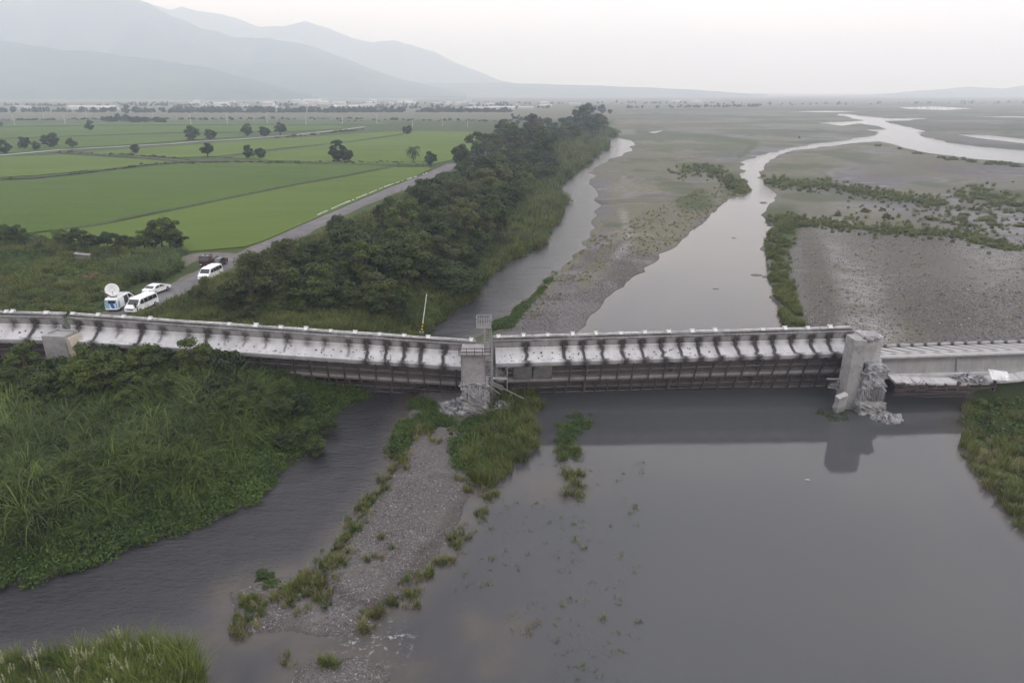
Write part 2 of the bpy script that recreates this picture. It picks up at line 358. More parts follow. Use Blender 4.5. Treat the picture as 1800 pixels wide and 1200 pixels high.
# near bar beneath the pier
grass = mx(grass, ell(900,730,60,30)); grass = mx(grass, strip([(740,740),(700,790),(640,900),(570,990)], 16)*.8); silt = mx(silt, ell(455,1075,45,30)*.5)
w3 = fbm(GX*.006+3, GY*.012+8, 5); fp = np.where(~lbm, smooth(300, 230, PY), 0); pale = mx(pale, fp*smooth(.5, .62, w3)*.5); silt = mx(silt, fp*smooth(.46, .36, w3)*.7); grass = mx(grass, fp*smooth(.52, .64, fbm(GX*.009+13, GY*.02, 4))*.6)
COV = np.stack([grass, dry, silt, pale], -1)
def grid_mesh(name, X, Y, Z, mat, attrs):
    nr, nc = X.shape
    V = np.stack([X, Y, Z], -1).reshape(-1, 3); i = np.arange(nr*nc).reshape(nr, nc)
    F = np.stack([i[:-1, :-1], i[:-1, 1:], i[1:, 1:], i[1:, :-1]], -1).reshape(-1, 4)
    return np_mesh(name, V, F, mat, True, attrs)
def mixc(t, fac, a, b):
    m = N(t, 'ShaderNodeMix', data_type='RGBA')
    for s, v in (('Factor', fac), ('A', a), ('B', b)):
        if isinstance(v, (tuple, float, int)): m.inputs[s].default_value = (tuple(v)+(1,) if isinstance(v, tuple) else v)
        else: t.links.new(v, m.inputs[s])
    return m.outputs['Result']
def noise(t, vec, scale, detail=4, rough=.6):
    n = N(t, 'ShaderNodeTexNoise'); n.inputs['Scale'].default_value = scale; n.inputs['Detail'].default_value = detail; n.inputs['Roughness'].default_value = rough
    t.links.new(vec, n.inputs['Vector']); return n.outputs['Fac']
def mrange(t, v, a, b, c=0.0, d=1.0):
    n = N(t, 'ShaderNodeMapRange'); t.links.new(v, n.inputs[0])
    for i, q in enumerate((a, b, c, d)): n.inputs[i+1].default_value = q
    return n.outputs[0]
def math2(t, op, a, b, clamp=False):
    n = N(t, 'ShaderNodeMath', operation=op); n.use_clamp = clamp
    for i, v in enumerate((a, b)):
        if isinstance(v, (int, float)): n.inputs[i].default_value = v
        else: t.links.new(v, n.inputs[i])
    return n.outputs[0]
def mat_ground():
    m, t, b, o = newmat('river_plain')
    geo = N(t, 'ShaderNodeNewGeometry'); pos = geo.outputs['Position']
    at = N(t, 'ShaderNodeAttribute', attribute_name='cover'); sc = N(t, 'ShaderNodeSeparateColor'); t.links.new(at.outputs['Color'], sc.inputs[0])
    big = noise(t, pos, .035, 6, .7); mid = noise(t, pos, .35, 5, .7)
    # cobbles
    vo = N(t, 'ShaderNodeTexVoronoi'); vo.inputs['Scale'].default_value = 4.2; t.links.new(pos, vo.inputs['Vector'])
    sv = N(t, 'ShaderNodeSeparateColor'); t.links.new(vo.outputs['Color'], sv.inputs[0])
    vo2 = N(t, 'ShaderNodeTexVoronoi'); vo2.inputs['Scale'].default_value = 9.5; t.links.new(pos, vo2.inputs['Vector'])
    sv2 = N(t, 'ShaderNodeSeparateColor'); t.links.new(vo2.outputs['Color'], sv2.inputs[0])
    st = N(t, 'ShaderNodeValToRGB'); e = st.color_ramp.elements; e[0].color = (.052, .045, .044, 1); e[1].color = (.33, .31, .30, 1)
    x = e.new(.5); x.color = (.112, .102, .098, 1); x = e.new(.85); x.color = (.150, .143, .143, 1)
    t.links.new(math2(t, 'ADD', math2(t, 'MULTIPLY', sv.outputs[0], .5), math2(t, 'MULTIPLY', sv2.outputs[0], .5)), st.inputs[0])
    red = mixc(t, mrange(t, noise(t, pos, .16, 4), .5, .75), st.outputs[0], (.105, .080, .078))
    gravel = mixc(t, mrange(t, big, .35, .7, 0, .5), red, (.110, .108, .106))
    palec = mixc(t, math2(t, 'MULTIPLY', sv2.outputs[1], 1.0), (.17, .163, .16), (.36, .35, .34))
    c = mixc(t, math2(t, 'MULTIPLY', at.outputs['Alpha'], mrange(t, mid, .3, .6)), gravel, palec)
    c = mixc(t, math2(t, 'MULTIPLY', sc.outputs[2], mrange(t, mid, .2, .6, .4, 1)), c, (.075, .064, .056))
    dryc = mixc(t, mrange(t, mid, .3, .7), (.080, .082, .032), (.150, .138, .072))
    c = mixc(t, math2(t, 'MULTIPLY', sc.outputs[1], mrange(t, noise(t, pos, .8, 5, .8), .32, .6, .0, .9)), c, dryc)
    gc = mixc(t, mrange(t, mid, .3, .7), (.018, .030, .008), (.052, .072, .018))
    gc = mixc(t, mrange(t, big, .4, .65), gc, (.045, .060, .018))
    c = mixc(t, math2(t, 'MULTIPLY', sc.outputs[0], mrange(t, mid, .2, .45, .5, 1)), c, gc)
    sp_ = N(t, 'ShaderNodeSeparateXYZ'); t.links.new(pos, sp_.inputs[0])
    c = mixc(t, mrange(t, sp_.outputs['Z'], .12, .0, 0, .62), c, (.05, .046, .045))
    t.links.new(c, b.inputs['Base Color']); b.inputs['Roughness'].default_value = .92; b.inputs['Specular IOR Level'].default_value = .2
    bp = N(t, 'ShaderNodeBump'); bp.inputs['Distance'].default_value = .12; bp.inputs['Strength'].default_value = .8
    t.links.new(vo.outputs['Distance'], bp.inputs['Height']); bp.invert = True; t.links.new(bp.outputs[0], b.inputs['Normal'])
    return m
M['ground'] = mat_ground()
g = link('ground', grid_mesh('ground', GX, GY, GZ, M['ground'], {'cover': ('FLOAT_COLOR', COV)})); tag(g, 'wide river plain of grey gravel bars and green banks', kind='structure')
# ------------------------------------------------------------------ river
def mat_water():
    m, t, b, o = newmat('river_water')
    at = N(t, 'ShaderNodeAttribute', attribute_name='flow'); sc = N(t, 'ShaderNodeSeparateColor'); t.links.new(at.outputs['Color'], sc.inputs[0])
    geo = N(t, 'ShaderNodeNewGeometry'); pos = geo.outputs['Position']
    c = mixc(t, sc.outputs[1], (.020, .0195, .023), (.055, .056, .057))
    lg = noise(t, pos, .035, 7, .68); c = mixc(t, mrange(t, lg, .35, .7, 0, .4), c, (.060, .058, .064))
    c = mixc(t, math2(t, 'MULTIPLY', at.outputs['Alpha'], mrange(t, noise(t, pos, .5, 6, .7), .3, .6, .35, .9)), c, (.072, .060, .050))
    fo = math2(t, 'MULTIPLY', sc.outputs[2], mrange(t, noise(t, pos, 1.6, 6, .75), .55, .66))
    c = mixc(t, fo, c, (.35, .35, .36))
    t.links.new(c, b.inputs['Base Color']); b.inputs['IOR'].default_value = 1.333
    t.links.new(mrange(t, sc.outputs[0], 0, 1, .03, .10), b.inputs['Roughness'])
    mp_ = N(t, 'ShaderNodeMapping'); mp_.inputs['Rotation'].default_value = (0, 0, R(35)); mp_.inputs['Scale'].default_value = (1, 2.6, 1); t.links.new(pos, mp_.inputs[0])
    w1 = noise(t, mp_.outputs[0], 1.1, 5, .65); w2 = noise(t, mp_.outputs[0], .18, 3, .5)
    h = math2(t, 'ADD', w1, math2(t, 'MULTIPLY', w2, 1.5))
    bp = N(t, 'ShaderNodeBump'); bp.inputs['Distance'].default_value = .25
    t.links.new(math2(t, 'MULTIPLY_ADD' if False else 'ADD', math2(t, 'MULTIPLY', sc.outputs[0], .55), .012), bp.inputs['Strength'])
    t.links.new(h, bp.inputs['Height']); t.links.new(bp.outputs[0], b.inputs['Normal'])
    return m
M['water'] = mat_water()
wi = slice(None, None, 3)
wx, wy = GX[wi, wi], GY[wi, wi]; wpx, wpy = proj(wx, wy, 0*wx)
STREAM = [(-300,1150),(150,1080),(400,960),(560,860),(650,760),(700,680),(780,600),(850,540),(930,480),(990,400),(1000,340),(1040,290),(1090,250)]
ds = edge_dist(STREAM, wpx, wpy, closed=False); 
rip = 1-smooth(60, 130, ds)
rip = np.maximum(rip, smooth(372, 330, wpy)*.45)
rip = np.maximum(rip, (1-smooth(40, 130, np.hypot(wpx-640, (wpy-1135)*1.3)))*.9)
pond = smooth(640, 1250, wpx+ (wpy-700)*.12); pond = np.where(wpy < 580, smooth(880, 1000, wpx)*.85, pond); pond = np.maximum(pond, smooth(480, 350, wpy)*.6)
pond = np.clip(pond*(1-.85*np.where(wpy > 580, rip, rip*.5)), 0, 1)
foam = (1-smooth(25, 75, np.hypot((wpx-655)*.8, (wpy-1128)*1.5)))+.5*(1-smooth(10, 40, np.hypot(wpx-1325, wpy-320)))+.5*(1-smooth(10, 30, np.hypot(wpx-1010, wpy-330)))
wsd = sd[wi, wi]; shal = (1-smooth(0, 3.2, -wsd))*np.where(inside(LB, wx, wy) | (edge_dist(LB, wx, wy) < 4), .2, 1)+.8*(1-smooth(40, 170, np.abs(wpx-(980-(wpy-800)*.35))))*smooth(780, 850, wpy)*smooth(.4, .6, fbm(wx*.15, wy*.15, 4))
FL = np.stack([rip, pond, np.clip(foam, 0, 1), np.clip(shal, 0, 1)], -1)
w = link('river_water', grid_mesh('river_water', wx, wy, 0*wx, M['water'], {'flow': ('FLOAT_COLOR', FL)})); tag(w, 'grey muddy river water pooled below the bridge', kind='structure')
# ------------------------------------------------------------------ mountains
def mat_hill():
    m, t, b, o = newmat('forested_mountain'); geo = N(t, 'ShaderNodeNewGeometry')
    c = mixc(t, mrange(t, noise(t, geo.outputs['Position'], .004, 8, .7), .35, .65), (.022, .042, .022), (.065, .088, .040))
    t.links.new(c, b.inputs['Base Color']); b.inputs['Roughness'].default_value = 1; b.inputs['Specular IOR Level'].default_value = 0; return m
M['hill'] = mat_hill()
def mountain(name, ridge, Dm, depth, label, seed, rough=1.0):
    xs = [p[0] for p in ridge]; n = 260; m_ = 70
    px = np.linspace(xs[0], xs[-1], n); py = np.interp(px, xs, [p[1] for p in ridge])
    top = np.array([at_depth(a, b, Dm) for a, b in zip(px, py)])
    H = np.maximum(top[:, 2]-0, 1)
    v = np.linspace(0, 1, m_)
    X = top[None, :, 0]*(1-.0*v[:, None]); Y = Dm-depth*v[:, None]**1.0*np.ones(n)[None]
    X = X*(Y/Dm)
    rid = 1-np.abs(fbm(X/1100+seed, Y/1500+seed, 5)-.5)*2.2
    prof = (1-v[:, None])**1.15
    Z = H[None]*prof + (rid-.75)*H[None]*.55*rough*np.sin(math.pi*np.clip(v, 0, 1))[:, None]
    Z += (fbm(X/160+seed, Y/160, 3)-.5)*22*rough*(v[:, None] < .97)
    Z = np.maximum(Z, -3)
    # far side
    Yb = np.linspace(Dm+depth*.5, Dm, 8)[:, None]*np.ones(n)[None]; Zb = H[None]*np.linspace(0, 1, 8)[:, None]; Xb = top[None, :, 0]*np.ones(8)[:, None]
    o = link(name, grid_mesh(name, np.vstack([Xb[:-1], X]), np.vstack([Yb[:-1], Y]), np.vstack([Zb[:-1]-3, Z]), M['hill'], None)); tag(o, label, kind='structure'); return o
mountain('mountain', [(-700,150),(-300,-20),(0,-25),(120,-30),(230,-4),(262,6),(300,28),(350,48),(380,55),(415,68),(470,68),(515,74),(560,86),(610,104),(655,122),(700,138),(760,152),(820,164)], 5600, 1700, 'high hazy mountain slope filling the upper left', 1.3)
mountain('mountain', [(180,10),(240,0),(300,18),(320,12),(345,20),(375,22),(420,34),(455,48),(500,46),(535,38),(570,48),(620,68),(655,74),(690,70),(730,82),(765,92),(800,110),(835,124),(880,142),(950,158)], 8000, 1500, 'farthest pale ridge with a rounded peak, centre left', 4.1)
mountain('mountain', [(-700,20),(-300,45),(0,72),(60,82),(110,88),(165,92),(220,98),(280,106),(330,116),(372,118),(410,132),(450,141),(500,156),(560,168)], 3900, 900, 'nearest dark blue foothill ridge at the far left', 7.7)
mountain('hills', [(480,166),(560,150),(640,147),(720,150),(760,146),(860,146),(960,148),(1060,151),(1150,155),(1250,160),(1350,166)], 6200, 800, 'low flat line of blue hills behind the village', 2.2, .5)
mountain('hills', [(1480,172),(1560,164),(1640,158),(1700,153),(1760,156),(1820,148),(1950,140),(2200,130),(2500,140)], 6600, 1200, 'faint hazy hill at the right edge of the plain', 3.9, .6)
# ------------------------------------------------------------------ haze: one closed box of even air
hm = bpy.data.materials.new('haze_air'); hm.use_nodes = True; t = hm.node_tree; t.nodes.clear()
ho = N(t, 'ShaderNodeOutputMaterial'); pv = N(t, 'ShaderNodeVolumePrincipled'); pv.inputs['Color'].default_value = (.75, .845, 1.0, 1); pv.inputs['Absorption Color'].default_value = (1, 1, 1, 1); pv.inputs['Density'].default_value = HAZE = 3.0e-4; pv.inputs['Anisotropy'].default_value = .2
t.links.new(pv.outputs[0], ho.inputs['Volume'])
b_ = MB(); b_.box((0, 9900, 495), (50000, 20600, 1010)); hz = b_.build('haze', hm); tag(hz, 'pale haze over the whole valley', kind='stuff')
# ------------------------------------------------------------------ fields, dykes and roads on the left bank
def sheet(name, poly, z, mat, label, hgt=.0, dens=24):
    """flat patch following a ground polygon, subdivided a little"""
    bm = bmesh.new(); vs_ = [bm.verts.new((x, y, z)) for x, y in poly]; f = bm.faces.new(vs_)
    if hgt:
        ex = bmesh.ops.extrude_face_region(bm, geom=[f]); 
        for v in ex['geom']:
            if isinstance(v, bmesh.types.BMVert): v.co.z += hgt
    bmesh.ops.triangulate(bm, faces=bm.faces); bmesh.ops.recalc_face_normals(bm, faces=bm.faces)
    me = bpy.data.meshes.new(name); bm.to_mesh(me); bm.free(); me.materials.append(mat)
    o = link(name, me); tag(o, label, kind='structure'); return o
def mat_paddy(name, a, b_, c_):
    m, t, b, o = newmat(name); geo = N(t, 'ShaderNodeNewGeometry'); pos = geo.outputs['Position']; a = tuple(q*1.05 for q in a)
    mp_ = N(t, 'ShaderNodeMapping'); mp_.inputs['Rotation'].default_value = (0, 0, R(-18)); mp_.inputs['Scale'].default_value = (.35, 1.6, 1); t.links.new(pos, mp_.inputs[0])
    n1 = noise(t, mp_.outputs[0], .07, 6, .6); n2 = noise(t, pos, 1.4, 5, .8); n3 = noise(t, pos, .018, 3, .5)
    c = mixc(t, mrange(t, n1, .35, .65), a, b_); c = mixc(t, mrange(t, n2, .4, .7, 0, .65), c, c_); c = mixc(t, mrange(t, noise(t, mp_.outputs[0], .35, 5, .7), .5, .7, 0, .45), c, c_); c = mixc(t, mrange(t, n3, .4, .65, 0, .6), c, b_)
    t.links.new(c, b.inputs['Base Color']); b.inputs['Roughness'].default_value = .9; b.inputs['Specular IOR Level'].default_value = .15
    bp = N(t, 'ShaderNodeBump'); bp.inputs['Distance'].default_value = .3; bp.inputs['Strength'].default_value = .7; t.links.new(noise(t, pos, 3.5, 4, .8), bp.inputs['Height']); t.links.new(bp.outputs[0], b.inputs['Normal'])
    return m
M['paddy'] = mat_paddy('rice_green', (.048, .086, .008), (.068, .108, .012), (.030, .056, .007))
M['paddy2'] = mat_paddy('rice_light', (.064, .104, .010), (.094, .132, .018), (.044, .076, .010))
F_ = 3.5
FIELDS = [('paddy', [(-400,345),(0,318),(60,316),(130,309),(200,300),(262,293),(330,287),(440,285),(560,288),(684,292),(600,309),(520,323),(455,336),(400,347),(330,362),(230,381),(170,394),(90,404),(30,412),(-400,440)], 'large rice field nearest the tree row, left of the long dark dyke'),
 ('paddy2', [(692,294),(752,293),(758,297),(640,347),(530,394),(460,424),(430,433),(335,441),(240,446),(110,430),(60,412),(170,397),(240,383),(335,364),(400,350),(460,338),(525,325),(605,311)], 'rice field beside the gravel road, right of the long dark dyke'),
 ('paddy2', [(-400,330),(0,311),(60,308),(150,300),(240,291),(305,284),(250,280),(110,272),(0,276),(-400,290)], 'narrow rice field at the far left below the farm road'),
 ('paddy2', [(140,267),(240,261),(330,255),(420,248),(470,245),(560,240),(640,234),(720,230),(700,236),(600,250),(480,262),(380,275),(300,277),(200,272)], 'light rice field between farm road and hedge'),
 ('paddy2', [(395,276),(490,264),(600,252),(704,238),(735,230),(830,232),(885,243),(880,250),(830,268),(790,282),(760,288),(650,288),(560,285),(460,281)], 'light rice field in front of the distant grove'),
 ('paddy', [(-400,283),(0,270),(140,259),(215,255),(330,246),(425,241),(430,236),(300,236),(150,240),(0,246),(-400,258)], 'rice strip above the farm road, lower'),
 ('paddy', [(-400,254),(0,243),(150,238),(300,233),(425,232),(520,231),(600,226),(600,221),(400,221),(200,222),(0,225),(-400,232)], 'rice strip above the farm road, upper'),
 ('paddy', [(-400,229),(0,222.5),(200,219.5),(400,218.6),(620,218.2),(690,219),(680,215.5),(500,214.5),(250,215),(0,217),(-400,220)], 'farthest thin rice strip')]
for k_, poly, lab in FIELDS:
    sheet('rice_field', gp(poly, F_+.25), F_-.2, M[k_], lab, .45)
M['dirt'] = mat_basic('packed_dirt', (.115, .098, .085), .95, var=.3, scale=.5, bump=.5, dirt=(.10, .09, .07))
M['roadm'] = mat_basic('grey_road', (.105, .098, .102), .92, var=.3, scale=.35, bump=.3, dirt=(.17, .162, .158))
def ribbon(name, pts, wid, z, mat, label, sub=6, h=.0):
    P = []
    for i in range(len(pts)-1):
        for j in range(sub): P.append(Vector(pts[i]).lerp(Vector(pts[i+1]), j/sub))
    P.append(Vector(pts[-1])); V = []; 
    for i, p in enumerate(P):
        d = (P[min(i+1, len(P)-1)]-P[max(i-1, 0)]).normalized(); nrm = Vector((-d.y, d.x)); w_ = wid(i/(len(P)-1)) if callable(wid) else wid
        w_ = w_/2*(1+.08*math.sin(i*1.7)); V += [(p.x-nrm.x*w_, p.y-nrm.y*w_, z), (p.x, p.y, z+h), (p.x+nrm.x*w_, p.y+nrm.y*w_, z)]
    F = []
    for i in range(len(P)-1): a = 3*i; F += [(a, a+1, a+4, a+3), (a+1, a+2, a+5, a+4)]
    o = link(name, np_mesh(name, V, F, mat)); tag(o, label, kind='structure'); return o
ribbon('road_shoulder', ROAD, lambda f: 7.2, F_+.015, M['dirt'], 'dirt shoulder beside the gravel road')
ribbon('road', ROAD, lambda f: 4.6, F_+.05, M['roadm'], 'grey road running from the bridge to the far grove')
ribbon('dirt_track', [ground(a, b, F_) for a, b in [(300,470),(330,455),(352,449),(385,449),(425,455)]], 5.0, F_+.035, M['dirt'], 'brown dirt apron where the black truck stands')
ribbon('farm_road', [ground(a, b, F_) for a, b in [(-400,300),(0,273),(100,264),(150,261),(215,257.5),(300,253),(345,249),(425,244.5),(520,237),(600,228.5),(640,223)]], lambda f: 3.4, F_+.06, mat_basic('pale_concrete_road', (.36, .35, .34), .9, var=.15, scale=.2), 'pale farm road across the rice fields')
M['low_wall'] = mat_basic('white_low_wall', (.48, .47, .46), .9, var=.25, scale=.8, dirt=(.2, .18, .17))
# broken white kerb blocks along the road
kb = [ground(a, b, F_) for a, b in [(560,379),(600,361.5),(640,345),(680,328.5),(720,315),(752,305)]]
m = MB(); r = random.Random(2)
for i in range(len(kb)-1):
    A = Vector(kb[i]); B = Vector(kb[i+1]); n = 12
    for j in range(n):
        if r.random() < .3: continue
        p = A.lerp(B, j/n); m.box((p.x, p.y, F_+.2), ((B-A).length/n*r.uniform(.5, .95), .35, r.uniform(.3, .55)), Matrix.Rotation(math.atan2((B-A).y, (B-A).x)+r.uniform(-.05, .05), 3, 'Z'))
q = m.build('low_wall', M['low_wall']); tag(q, 'low broken white wall between the road and the rice field', 'wall')
# ------------------------------------------------------------------ plants: shared shapes
def leaves(P, Nrm, size, tint, aspect=.55, rg=rng):
    n = len(P); Nrm = Nrm/np.linalg.norm(Nrm, axis=1, keepdims=True)
    a = np.cross(Nrm, rg.normal(size=(n, 3))); a /= np.linalg.norm(a, axis=1, keepdims=True)+1e-9; b = np.cross(Nrm, a)
    s = size[:, None]; c = [P-a*s, P-b*s*aspect+Nrm*s*.12, P+a*s, P+b*s*aspect+Nrm*s*.12]
    V = np.stack(c, 1).reshape(-1, 3); F = np.arange(4*n).reshape(n, 4)
    return V, F, np.repeat(tint, 4)
def crown(name, seed, mat, rad, n_cl, n_leaf, leaf, z0, layered=False, spread=.75):
    rg = np.random.default_rng(seed); rad = np.array(rad)
    C_ = []; 
    while len(C_) < n_cl:
        p = rg.normal(size=3); p /= np.linalg.norm(p); p *= rg.uniform(.35, 1)**.6*spread
        if layered and p[2] < -.1: continue
        if p[2] < -.75: continue
        C_.append(p)
    C_ = np.array(C_); cr_ = rg.uniform(.22, .42, n_cl)*(1-.35*np.linalg.norm(C_, axis=1)/spread*.6)
    ct = rg.uniform(.1, .9, n_cl)
    k = rg.integers(0, n_cl, n_leaf); d = rg.normal(size=(n_leaf, 3)); d /= np.linalg.norm(d, axis=1, keepdims=True)
    d[:, 2] = np.where(d[:, 2] < -.2, -d[:, 2]*.6, d[:, 2])
    rr = rg.uniform(.55, 1.12, n_leaf)[:, None]*cr_[k][:, None]
    sq = np.array([1.25, 1.25, .5]) if layered else np.array([1.05, 1.05, .85])
    P = (C_[k]+d*rr*sq)*rad; P[:, 2] += z0+rad[2]*(.0 if layered else .72)
    nrm = d*.8+rg.normal(size=(n_leaf, 3))*.55+np.array([0, 0, .5])
    tint = ct[k]*.6+rg.uniform(0, .4, n_leaf)
    V, F, T = leaves(P, nrm, rg.uniform(.6, 1.4, n_leaf)*leaf, tint, .6, rg)
    return np_mesh(name, V, F, mat, False, {'tint': ('FLOAT', T)}), C_*rad+np.array([0, 0, z0+rad[2]*(.0 if layered else .72)])
def trunk_mesh(name, C_, h, r0, seed, mat, n=7):
    rg = random.Random(seed); m = MB(); top = h
    pts = [(0, 0, -.4), (rg.uniform(-.1, .1)*r0*5, rg.uniform(-.1, .1)*r0*5, h*.3), (rg.uniform(-.3, .3), rg.uniform(-.3, .3), h*.6), (rg.uniform(-.4, .4), rg.uniform(-.4, .4), h)]
    m.tube(pts, [r0*1.25, r0, r0*.75, r0*.3], 7, False)
    for i in range(min(n, len(C_))):
        c = Vector(C_[i]); s = Vector(pts[1]).lerp(Vector(pts[2]), rg.random()); mid = s.lerp(c, .5)+Vector((0, 0, .12*h)); m.tube([s, mid, c], [r0*.5, r0*.32, r0*.12], 5, False)
    me = bpy.data.meshes.new(name); me.from_pydata(m.v, [], m.f); me.materials.append(mat); return me
def tree_kind(seed, mat, rad, z0, n_cl=16, n_leaf=3200, leaf=.22, r0=.2, layered=False, trunk_h=None):
    cm, C_ = crown('crown', seed, mat, rad, n_cl, n_leaf, leaf, z0, layered)
    return cm, trunk_mesh('trunk', C_, trunk_h or (z0+rad[2]*.9), r0, seed, M['bark'])
def tree(kind, loc, s=1.0, label='', group=None, name='tree', cat='tree', sz=None, rz=None):
    t = empty(name, loc, rnd.uniform(0, 6.28) if rz is None else rz, label, cat, group); s2 = s if sz is None else sz
    c = link('crown', kind[0], t); k = link('trunk', kind[1], t); t.scale = (s, s*rnd.uniform(.9, 1.1), s2); return t
T_BIG = [tree_kind(100+i, M[('tree_dark','tree_mid','tree_dark','tree_dark','tree_mid','tree_dark','tree_olive','tree_olive','tree_dark')[i]], (3.2, 3.2, (3.0, 3.4, 2.6)[i % 3]), 1.6, 22, (6500, 5600, 4200)[i % 3], (.17, .15, .20)[i % 3]) for i in range(9)]
T_DOME = [tree_kind(130+i, M['tree_dark'], (4.6, 4.6, 4.2), 1.5, 34, 9000, .17, .3, True) for i in range(2)]
T_FIELD = [tree_kind(150+i, M['tree_dark'], (4.0, 3.9, 4.0), .6, 34, 6500, .26, .3) for i in range(5)]
T_BUSH = [tree_kind(170+i, M['shrub'], (1.6, 1.6, 1.25), -.7, 18, 2000, .12, .06) for i in range(4)]
T_PLAIN = [tree_kind(190+i, M['plain_shrub'], (1.5, 1.5, 1.25), -.75, 16, 1300, .15, .05) for i in range(4)]
def lab_pick(*a): return a
# ---------------- grass and reed clumps (for the uncountable cover)
def blades(name, seed, mat, n, h, w, spread, droop, segs=4, plume=0, lean=.35):
    rg = np.random.default_rng(seed); V = []; F = []; T = []
    for i in range(n):
        a = rg.uniform(0, 6.283); rr = spread*math.sqrt(rg.random()); b = np.array([math.cos(a)*rr, math.sin(a)*rr, 0.]); a2 = a+rg.normal()*.7
        d = np.array([math.cos(a2), math.sin(a2), 0.]); sd_ = np.array([-d[1], d[0], 0.]); H = h*rg.uniform(.55, 1.1); L = lean*H*rg.uniform(.4, 1.6); dr = droop*rg.uniform(.3, 1.3); tt = rg.random(); w_ = w*rg.uniform(.6, 1.3)
        i0 = len(V)
        for s_ in range(segs+1):
            f = s_/segs; p = b+d*(L*f*f)+np.array([0, 0, H*(f-dr*f*f*f*.9)]); ww = w_*(1-f)**.6*(1 if s_ < segs else .15)
            V += [p-sd_*ww, p+sd_*ww]; T += [tt, tt]
        for s_ in range(segs): q = i0+2*s_; F.append((q, q+1, q+3, q+2))
    return np_mesh(name, V, F, mat, False, {'tint': ('FLOAT', T)})
def herb(name, seed, mat, rad, h, n, leaf):
    rg = np.random.default_rng(seed); a = rg.uniform(0, 6.283, n); rr = rad*np.sqrt(rg.random(n)); hh = h*(1-.6*(rr/rad)**2)*rg.uniform(.25, 1.1, n)
    P = np.stack([np.cos(a)*rr, np.sin(a)*rr, hh], 1); nrm = np.stack([np.cos(a)*.5, np.sin(a)*.5, np.full(n, .9)], 1)+rg.normal(size=(n, 3))*.5
    V, F, T = leaves(P, nrm, rg.uniform(.6, 1.4, n)*leaf, rg.random(n), .5, rg); return np_mesh(name, V, F, mat, False, {'tint': ('FLOAT', T)})
def source(name, meshes):
    c = bpy.data.collections.new(name)
    for i, me in enumerate(meshes): o = bpy.data.objects.new('%s_%02d' % (name, i), me); c.objects.link(o)
    return c
K_REED = source('reed_clump', [blades('reed_clump', 10+i, M['reed'], 40, 3.0, .045, .35, .75, 6, lean=.62) for i in range(5)])
K_TUFT = source('grass_tuft', [blades('grass_tuft', 30+i, M['herb' if i % 2 else 'greengrass'], 46, .8, .026, .3, .3, 3, lean=.5) for i in range(4)])
K_HERB = source('herb_clump', [herb('herb_clump', 50+i, M['herb'], .75, .65, 170, .085) for i in range(4)])
K_DRY = source('dry_tuft', [blades('dry_tuft', 70+i, M['drygrass' if i % 2 else 'greengrass'], 34, .75, .028, .32, .25, 3, lean=.4) for i in range(4)])
K_STRAW = source('straw_tuft', [blades('straw_tuft', 75+i, M['drygrass'], 30, .6, .04, .4, .3, 3, lean=.5) for i in range(3)])
K_GREEN = source('bank_grass', [blades('bank_grass', 80+i, M['greengrass'], 54, 1.5, .035, .55, .4, 4, lean=.4) for i in range(4)])
K_BUSH = source('low_bush', [T_BUSH[i][0] for i in range(4)])
def stone_src():
    out = []
    for i in range(6):
        me = rockmesh('cobble', 300+i, M['cobble'], 1, (1, .8, .6), .2); out.append(me)
    return source('cobble', out)
def mat_cobble():
    m, t, b, o = newmat('cobble_stone'); oi = N(t, 'ShaderNodeObjectInfo'); r_ = N(t, 'ShaderNodeValToRGB'); t.links.new(oi.outputs['Random'], r_.inputs[0])
    e = r_.color_ramp.elements; e[0].color = (.050, .042, .041, 1); e[1].color = (.26, .25, .25, 1); x = e.new(.55); x.color = (.100, .083, .082, 1); x = e.new(.75); x.color = (.115, .088, .090, 1); x = e.new(.9); x.color = (.15, .142, .14, 1)
    t.links.new(r_.outputs[0], b.inputs['Base Color']); b.inputs['Roughness'].default_value = .85; return m
M['cobble'] = mat_cobble(); K_COB = stone_src()
